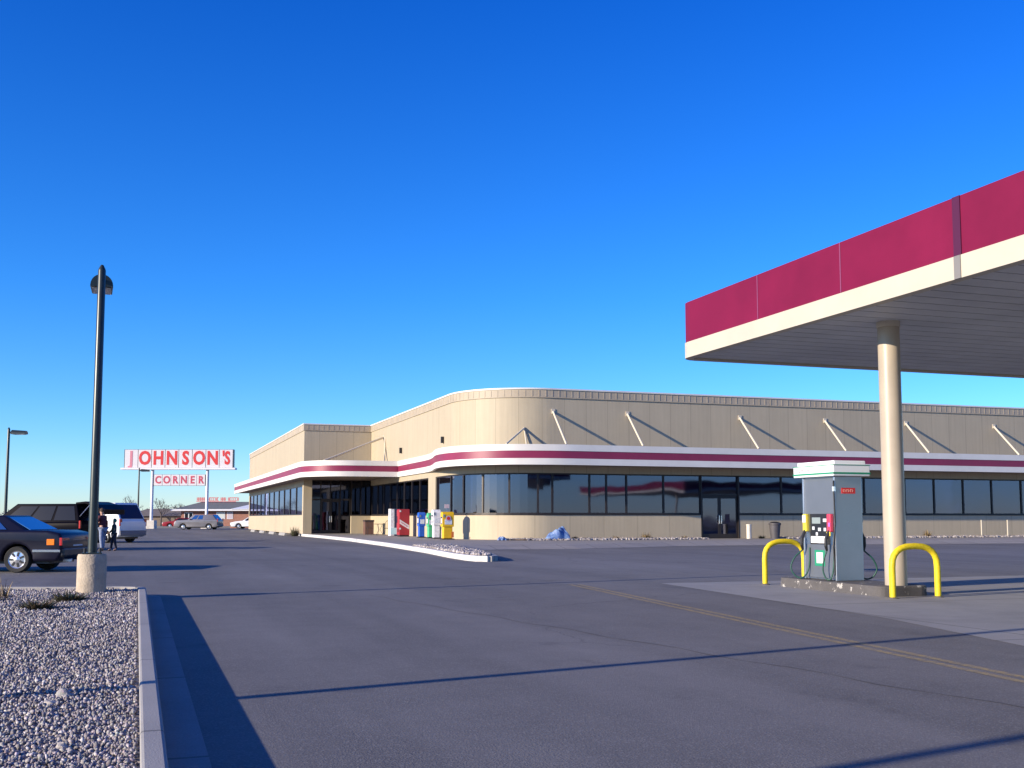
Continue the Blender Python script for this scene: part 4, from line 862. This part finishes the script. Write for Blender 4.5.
SS=dict(L=4.8,W=1.9,wheels=(.95,3.8),prof=suv,gh=(.02,3.55,.5,2.95,1.15,2.02),paint=paint('white_car_paint',(.74,.76,.77),0),glass=mat('dark_blue_car_glass',(.006,.012,.05),.4,spec=.2),sidewin=((.48,.66),(.7,.88)),tumble=.16,vtail=True,tail=(.85,1.2),bump=mat('grey_bumper',(.16,.16,.18),.6))
s_=car('suv',Vector((-19.2,55.2,0)),R(157),'large white suv with dark rear window beyond the minivan','suv',SS,'parked cars')
mb=MB(); lathe([(.30,-.09),(.33,-.06),(.33,.06),(.28,.09)],24,Matrix.Translation((-.14,.0,.98))@Matrix.Rotation(R(90),4,'Y'),mb); 
part(s_,'lower_cladding',-.03,.0,-.93,.93,.55,.62,SS['bump'],.0)
S2=dict(SV,paint=paint('blue_black_paint',(.008,.010,.024),0,.2),gh=(.35,3.5,.8,2.7,1.0,1.50),prof=sed[:3]+[(.04,.98),(.35,1.02),(3.2,1.0)]+sed[7:],vtail=False,tail=(.65,.85))
car('parked_car',Vector((-19.6,36.5,0)),R(184),'very dark parked car between the navy saloon and the minivan','car',S2,'parked cars')
S3=dict(SS,paint=paint('silver_grey_paint',(.20,.19,.20),.4),gh=(.1,3.4,.6,2.7,1.05,1.62),glass=m_bluecarglass)
S3['prof']=[(x,z*.93) for x,z in suv]
car('parked_car',Vector((-31.6,118,0)),R(176),'silver grey estate car parked behind the right post of the roadside sign','car',S3,'parked cars')
car('parked_car',Vector((-38.9,136.5,-.05)),R(180),'dark red saloon car parked between the two posts of the roadside sign','car',dict(S,paint=paint('red_paint',(.28,.012,.02)),glass=m_carglass),'parked cars')
car('parked_car',Vector((-27.7,126,0)),R(178),'white saloon car parked in front of the brick building beside the wing','car',dict(S,paint=SS['paint'],glass=m_carglass),'parked cars')

# ------------------------------------------------------------------ people
def skin(name,nodes,edges,m,parent,root=0,sub=2):
    me=bpy.data.meshes.new(name); me.from_pydata([n[:3] for n in nodes],edges,[]); o=bpy.data.objects.new(name,me); col.objects.link(o)
    md=o.modifiers.new('s','SKIN'); sv=me.skin_vertices[0].data
    for i,n in enumerate(nodes): r=n[3]; sv[i].radius=(r,r) if not isinstance(r,tuple) else r; sv[i].use_root=(i==root)
    md.use_smooth_shade=True
    if sub: s=o.modifiers.new('d','SUBSURF'); s.levels=sub; s.render_levels=sub
    bake(o); o.data.materials.clear(); o.data.materials.append(m)
    for p in o.data.polygons: p.use_smooth=True; p.material_index=0
    o.parent=parent; return o
m_skin=mat('skin',(.45,.26,.18),.6); 
def person(loc,rz,k,lab,m_top,m_leg,m_hair,armL,armR,stride=.1,hood=False,lean=0.):
    """k: scale from 1.72 m. facing local -y"""
    o=empty('person',loc,rz,lab,'person'); q=k
    H=lambda x,y,z:(x*q,(y-lean*max(0,z-.9))*q,z*q)
    J=dict(pel=H(0,0,.95),wai=H(0,0,1.10),che=H(0,0,1.30),neck=H(0,0,1.45),h0=H(0,-.01,1.55),h1=H(0,-.01,1.65))
    nodes=[];idx={};E_=[]
    def add(n,p,r,frm=None):
        idx[n]=len(nodes); nodes.append((p[0],p[1],p[2],r*q)); 
        if frm is not None: E_.append((idx[frm],idx[n]))
    add('pel',J['pel'],.12); add('wai',J['wai'],.11,'pel'); add('che',J['che'],.125,'wai'); add('neck',J['neck'],.052,'che'); add('h0',J['h0'],.075,'neck'); add('h1',J['h1'],.082,'h0')
    arms={}
    for s,(el,wr) in ((-1,armL),(1,armR)):
        n='L' if s<0 else 'R'; add('sh'+n,H(s*.17,0,1.38),.055,'che'); add('el'+n,H(*el),.04,'sh'+n); add('wr'+n,H(*wr),.027,'el'+n)
        d=(Vector(H(*wr))-Vector(H(*el))).normalized(); pm=Vector(H(*wr))+d*.06*q; add('pa'+n,pm,.028,'wr'+n); sd=d.cross(Vector((0,1,0))); sd=sd.normalized() if sd.length>.1 else Vector((1,0,0))
        for f in range(4): 
            b=pm+sd*(f-1.5)*.019*q+d*.03*q; add('f%d'%f+n,b+d*(.05-.006*abs(f-1.5))*q+Vector((0,-.01*q,0)),.008,'pa'+n)
        add('th'+n,pm+sd*-.045*q+d*.012*q,.009,'pa'+n)
    for s in (-1,1):
        n='l' if s<0 else 'r'; st=stride*s
        add('hip'+n,H(s*.09,0,.88),.09,'pel'); add('kn'+n,H(s*.10,-.02+st*.5,.48),.06,'hip'+n); add('an'+n,H(s*.10,st,.09),.042,'kn'+n); add('to'+n,H(s*.11,st-.15,.035),.036,'an'+n)
    skin('body',nodes,E_,m_skin,o)
    def sub(names,edges,name,m,grow,fix={}):
        ns=[]; mp={}
        for a in names:
            p=nodes[idx[a]]; mp[a]=len(ns); ns.append((p[0],p[1],p[2],p[3]+grow*q*fix.get(a,1)))
        return skin(name,ns,[(mp[a],mp[b]) for a,b in edges],m,o)
    sub(['wai','che','pel','shL','elL','wrL','shR','elR','wrR'],[('wai','che'),('wai','pel'),('che','shL'),('shL','elL'),('elL','wrL'),('che','shR'),('shR','elR'),('elR','wrR')],'jacket',m_top,.028)
    sub(['pel','hipl','knl','anl','hipr','knr','anr'],[('pel','hipl'),('hipl','knl'),('knl','anl'),('pel','hipr'),('hipr','knr'),('knr','anr')],'trousers',m_leg,.020)
    for n in 'lr':
        a=nodes[idx['an'+n]];t=nodes[idx['to'+n]]; skin('shoe',[(a[0],a[1]+.02*q,.045*q,.045*q),(t[0],t[1],t[2],.042*q)],[(0,1)],m_black,o)
    h=nodes[idx['h1']]; r_=.10*q
    bm=bmesh.new(); bmesh.ops.create_uvsphere(bm,u_segments=18,v_segments=12,radius=r_*(1.22 if hood else 1.08))
    for v_ in bm.verts: v_.co.z*=1.12; v_.co.y+=.018*q
    bmesh.ops.delete(bm,geom=[v_ for v_ in bm.verts if (v_.co.y<-.045*q and v_.co.z<.045*q) or v_.co.z<-(.10 if hood else .05)*q],context='VERTS')
    me=bpy.data.meshes.new('hair'); bm.to_mesh(me); bm.free(); me.materials.append(m_hair); ho=bpy.data.objects.new('hood' if hood else 'hair',me); col.objects.link(ho); ho.parent=o; ho.location=(h[0],h[1],h[2]-.01*q)
    for p in me.polygons: p.use_smooth=True
    for s in (-1,1):
        mb=MB(); lathe([(.003*q,-.008*q),(.010*q,0),(.003*q,.008*q)],8,Matrix.Translation((s*.032*q,h[1]-.082*q,h[2]-.03*q)),mb); mb.build('eye',m_black,o)
    mb=MB(); mb.tube([(0,h[1]-.075*q,h[2]-.03*q),(0,h[1]-.105*q,h[2]-.07*q),(0,h[1]-.08*q,h[2]-.075*q)],[.008*q,.014*q,.008*q],8); mb.build('nose',m_skin,o)
    mb=MB(); mb.box(-.025*q,.025*q,h[1]-.088*q,h[1]-.075*q,h[2]-.105*q,h[2]-.095*q); mb.build('mouth',mat('lips',(.35,.12,.1),.6),o)
    return o
person(Vector((-15.62,41.6,0)),R(-110),.93,'adult in a dark red jacket and pale jeans standing at the open tailgate',mat('dark_red_jacket',(.085,.012,.02),.85,var=.3,vscale=12),mat('pale_jeans',(.22,.26,.36),.9,var=.2,vscale=15),mat('brown_hair',(.06,.035,.02),.8),((-.28,-.10,1.14),(-.25,-.33,1.16)),((.27,-.08,1.13),(.22,-.32,1.2)),.06,lean=.10)
person(Vector((-15.3,41.9,0)),R(-60),.70,'child in a green hooded top and dark trousers beside the adult',mat('dark_top',(.018,.03,.03),.85,var=.2),mat('dark_trousers',(.02,.02,.035),.9),mat('green_hood',(.02,.16,.09),.85),((-.26,-.05,1.12),(-.22,-.22,.98)),((.26,-.02,1.12),(.25,-.10,.88)),.12,hood=True)

# ------------------------------------------------------------------ roadside sign
SG=empty('roadside_sign',Vector((-39.2,128,0)),R(0),'tall white roadside sign on two posts with big red letters','sign')
m_post=mat('white_post',(.74,.74,.76),.5,var=.05)
SG.scale=(.933,)*3
for x in (-3.45,3.5):
    mb=MB(); lathe([(.19,0),(.19,7.5)],14,Matrix.Translation((x,0,0)),mb); autosmooth(mb.build('post',m_post,SG)); mb=MB(); mb.box(x-.55,x+.55,-.55,.55,-.1,1.05); mb.build('plinth',mat('sign_plinth',(.62,.57,.5),.8,var=.15),SG,bevel=.04)
mb=MB(); mb.box(-7.35,7.1,-.55,.45,7.42,7.66); mb.build('ledge',m_post,SG,bevel=.02)
letters=["J","O","H","N","S","O","N","'S"]; cw=13.7/8
for k,ch in enumerate(letters):
    x0=-6.95+cw*k; mb=MB(); mb.box(x0+.03,x0+cw-.03,-.32,.35,7.68,9.95); pn=mb.build('letter_panel',m_signw,SG,bevel=.02)
    text('letter',ch,2.35 if len(ch)==1 else 2.25,m_pink if k==0 else m_red,pn,(x0+cw/2,-.33,8.82),(R(90),0,0),.012,off=.085,sx=.80 if len(ch)==1 else .68)
mb=MB(); mb.box(-7.0,6.8,-.30,.33,7.67,9.98); mb.build('sign_cabinet',m_frame,SG)
cw=6.5/6
for k,ch in enumerate("CORNER"):
    x0=-3.22+cw*k; mb=MB(); mb.box(x0+.02,x0+cw-.02,-.18,.18,5.42,6.80); pn=mb.build('letter_panel',m_signw,SG,bevel=.015)
    text('letter',ch,1.28,mat('dull_red_letter',(.50,.06,.10),.5),pn,(x0+cw/2,-.19,6.10),(R(90),0,0),.01,off=.04,sx=.86)
mb=MB(); mb.box(-3.25,3.3,-.16,.16,5.40,6.82); mb.build('sign_cabinet',m_frame,SG)

# ------------------------------------------------------------------ brick building far behind
FB=empty('brick_building',Vector((-43.2,142,0)),0,'long low brown brick building with grey roof behind the roadside sign','building')
FB.scale=(.935,.935,.99)
mb=MB(); mb.box(0,24,0,12,-.1,2.35); mb.build('wall',brick_mat(),FB)
mb=MB(); z0,z1=2.36,3.45; vs=[(-1.2,-.8,z0),(25,-.8,z0),(25,13,z0),(-1.2,13,z0),(1.6,4.5,z1),(25,4.5,z1),(25,9,z1),(1.6,9,z1)]
mb.add(vs,[(0,1,5,4),(1,2,6,5),(2,3,7,6),(3,0,4,7),(4,5,6,7),(3,2,1,0)]); rf=mb.build('roof',mat('grey_shingle',(.16,.17,.16),.9,var=.15,vscale=3),FB)
mb=MB(); mb.box(-1.22,25,-.86,-.8,2.2,2.42); mb.build('fascia_board',m_post,rf)
mb=MB(); mb.add([(7.2,-.95,2.46),(12.2,-.95,2.46),(12.2,3.2,3.5),(10.2,2.6,3.34),(7.2,-.95,2.40),(12.2,-.95,2.40),(12.2,3.2,3.44),(10.2,2.6,3.28)],[(0,1,2,3),(7,6,5,4),(0,4,5,1),(1,5,6,2),(2,6,7,3),(3,7,4,0)]); mb.build('pale_roof_panel',mat('pale_metal_roof',(.72,.74,.76),.5),rf)
for x0,x1,z0_,z1_,mm in ((.55,1.0,1.25,1.9,m_carglass),(1.15,1.6,1.25,1.9,m_carglass),(5.0,6.1,1.2,2.0,mat('pale_window_board',(.55,.6,.6),.6)),(6.5,7.2,1.2,2.0,mat('lilac_window',(.5,.45,.52),.6))):
    mb=MB(); mb.box(x0-.07,x1+.07,-.04,-.0,z0_-.07,z1_+.07); wf=mb.build('window',m_post,FB); mb=MB(); mb.box(x0,x1,-.05,-.03,z0_,z1_); mb.build('pane',mm,wf)
mb=MB(); r=random.Random(4); x=1.0
for wd in (5,6,3,6):
    for k in range(wd):
        if r.random()<.5: mb.box(x,x+.07,4.0,4.06,3.55,4.05); mb.box(x+.16,x+.22,4.0,4.06,3.55,4.05); mb.box(x+.07,x+.16,4.0,4.06,3.78,3.84)
        else: mb.box(x,x+.07,4.0,4.06,3.55,4.05); mb.box(x+.07,x+.22,4.0,4.06,3.55,3.62); mb.box(x+.07,x+.22,4.0,4.06,3.98,4.05)
        x+=.265
    x+=.25
mb.box(.9,6.6,4.02,4.08,3.44,3.5); mb.build('roof_lettering',m_red,FB)
GB=empty('low_shed',Vector((-52.5,147,0)),0,'low grey brown shed with a sloping roof left of the brick building','building')
mb=MB(); mb.box(0,9,0,8,-.1,1.5); mb.build('wall',mat('grey_brown_wall',(.19,.15,.12),.9,var=.15),GB)
mb=MB(); mb.add([(-.3,-.4,1.5),(9.3,-.4,1.5),(9.3,8.4,1.5),(-.3,8.4,1.5),(2.6,2,2.5),(9.3,2,2.5),(9.3,6,2.5),(2.6,6,2.5)],[(0,1,5,4),(1,2,6,5),(2,3,7,6),(3,0,4,7),(4,5,6,7),(3,2,1,0)]); mb.build('roof',mat('brown_roof',(.15,.13,.12),.9,var=.2),GB)
# far bare trees: one distant wood
def far_wood(name,y,x0,x1,h,n,m,seed,lab):
    r=np.random.default_rng(seed); x=r.uniform(x0,x1,n); env=.45+.3*np.sin(x*.045)+.2*np.sin(x*.13+1)+.15*np.sin(x*.41); env=np.clip(env,.12,1)
    z=r.random(n)**.8*h*env; yy=y+r.uniform(-15,15,n); s=r.uniform(.15,.6,n)*(1.2-z/h*.6)
    mb=MB()
    for i in range(n):
        a=r.uniform(0,6.28); dx,dz=math.cos(a)*s[i],abs(math.sin(a))*s[i]*1.6; mb.add([(x[i],yy[i],z[i]),(x[i]+dx,yy[i]+.2,z[i]+dz*.4),(x[i]+dx*.3,yy[i]-.2,z[i]+dz)],[(0,1,2)])
    return tag(mb.build(name,m,None,fix=False),lab,'wood',kind='stuff')
far_wood('far_trees',330,-175,-60,5.5,14000,mat('hazed_bare_twigs',(.22,.20,.21),.9,var=.3,vscale=.05),3,'bare winter trees as a low grey line on the far horizon')  # distance haze mixed into the twig colour
BT=[(-45.5,141,4.2,'bare little tree between the posts of the roadside sign'),(-45.5,149,3.6,'bare little tree left of the brick building roof'),(-50.5,144,4.6,'bare tree beside the left post of the roadside sign')]
def bare_tree(x,y,h,lab,seed):
    r=random.Random(seed); o=empty('bare_tree',Vector((x,y,0)),0,lab,'tree','bare trees near the roadside sign'); mb=MB(); mb.tube([(0,0,-.1),(.05,0,h*.3),(0,.05,h*.5)],[.13,.09,.06],7); mb.build('trunk',mat('bark',(.10,.08,.07),.9),o); mb=MB()
    def br(p,d,L,rad,dep):
        q=p+d*L; mb.tube([p,q],[rad,rad*.6],4,cap=False)
        if dep: 
            for _ in range(3): br(p+d*L*r.uniform(.5,1),(d+Vector((r.uniform(-.7,.7),r.uniform(-.7,.7),r.uniform(-.1,.5)))).normalized(),L*.68,rad*.6,dep-1)
    for k in range(5): t=R(72*k); br(Vector((0,0,h*(.28+.05*k))),Vector((math.cos(t)*.6,math.sin(t)*.6,1)).normalized(),h*.24,.045,3)
    mb.build('crown',mat('bark',(.10,.08,.07)),o)
for k,(x,y,h,l) in enumerate(BT): bare_tree(x,y,h,l,k+1)

# ------------------------------------------------------------------ sky, sun, camera
SUN_EL=15.4; sx,sy=-.855,-.52
w=bpy.data.worlds.new('World'); scene.world=w; w.use_nodes=True; nt=w.node_tree
bg=nt.nodes['Background']; sk=nt.nodes.new('ShaderNodeTexSky'); sk.sky_type='NISHITA'; sk.sun_disc=False; sk.sun_elevation=R(SUN_EL); sk.sun_rotation=math.atan2(sx,sy)%(2*math.pi)
sk.air_density=SKY_AIR; sk.dust_density=SKY_DUST; sk.ozone_density=SKY_OZ; sk.altitude=1500
hs=nt.nodes.new('ShaderNodeHueSaturation'); hs.inputs['Saturation'].default_value=SKY_SAT; hs.inputs['Hue'].default_value=SKY_HUE; hs.inputs['Value'].default_value=1
nt.links.new(sk.outputs[0],hs.inputs['Color'])
tc=nt.nodes.new('ShaderNodeTexCoord'); sp=nt.nodes.new('ShaderNodeSeparateXYZ'); nt.links.new(tc.outputs['Generated'],sp.inputs[0])
rp=nt.nodes.new('ShaderNodeValToRGB'); el=rp.color_ramp.elements; nt.links.new(sp.outputs[2],rp.inputs['Fac'])   # clear winter air: bluer than the standard sky
el[0].position=0; el[0].color=TINT[0]+(1,); el[1].position=.45; el[1].color=TINT[3]+(1,)
for ps,k in ((.07,1),(.2,2)): x=el.new(ps); x.color=TINT[k]+(1,)
nt.links.new(mixc(nt,1.,hs.outputs[0],rp.outputs[0],'MULTIPLY'),bg.inputs['Color']); bg.inputs['Strength'].default_value=SKY_STR
sl=bpy.data.lights.new('sun','SUN'); sl.energy=SUN_E; sl.angle=R(.5); sl.color=(1,.86,.68); so=bpy.data.objects.new('sun',sl); col.objects.link(so)
e=R(SUN_EL); dirv=Vector((-sx*math.cos(e),-sy*math.cos(e),-math.sin(e))); so.rotation_euler=dirv.to_track_quat('-Z','Y').to_euler()
cam=bpy.data.cameras.new('camera'); co=bpy.data.objects.new('camera',cam); col.objects.link(co); scene.camera=co
cam.sensor_width=36; cam.lens=1084/1024*36; cam.shift_y=37/1024; cam.clip_end=9000; cam.clip_start=.05; co.location=(0,0,1.25); co.rotation_euler=(R(90)+math.atan(97/1084),0,0)
vs=scene.view_settings; vs.view_transform='Standard'; vs.look='None'; vs.exposure=EXPO; vs.gamma=1; vs.use_curve_mapping=False
scene.render.resolution_x=1024; scene.render.resolution_y=768
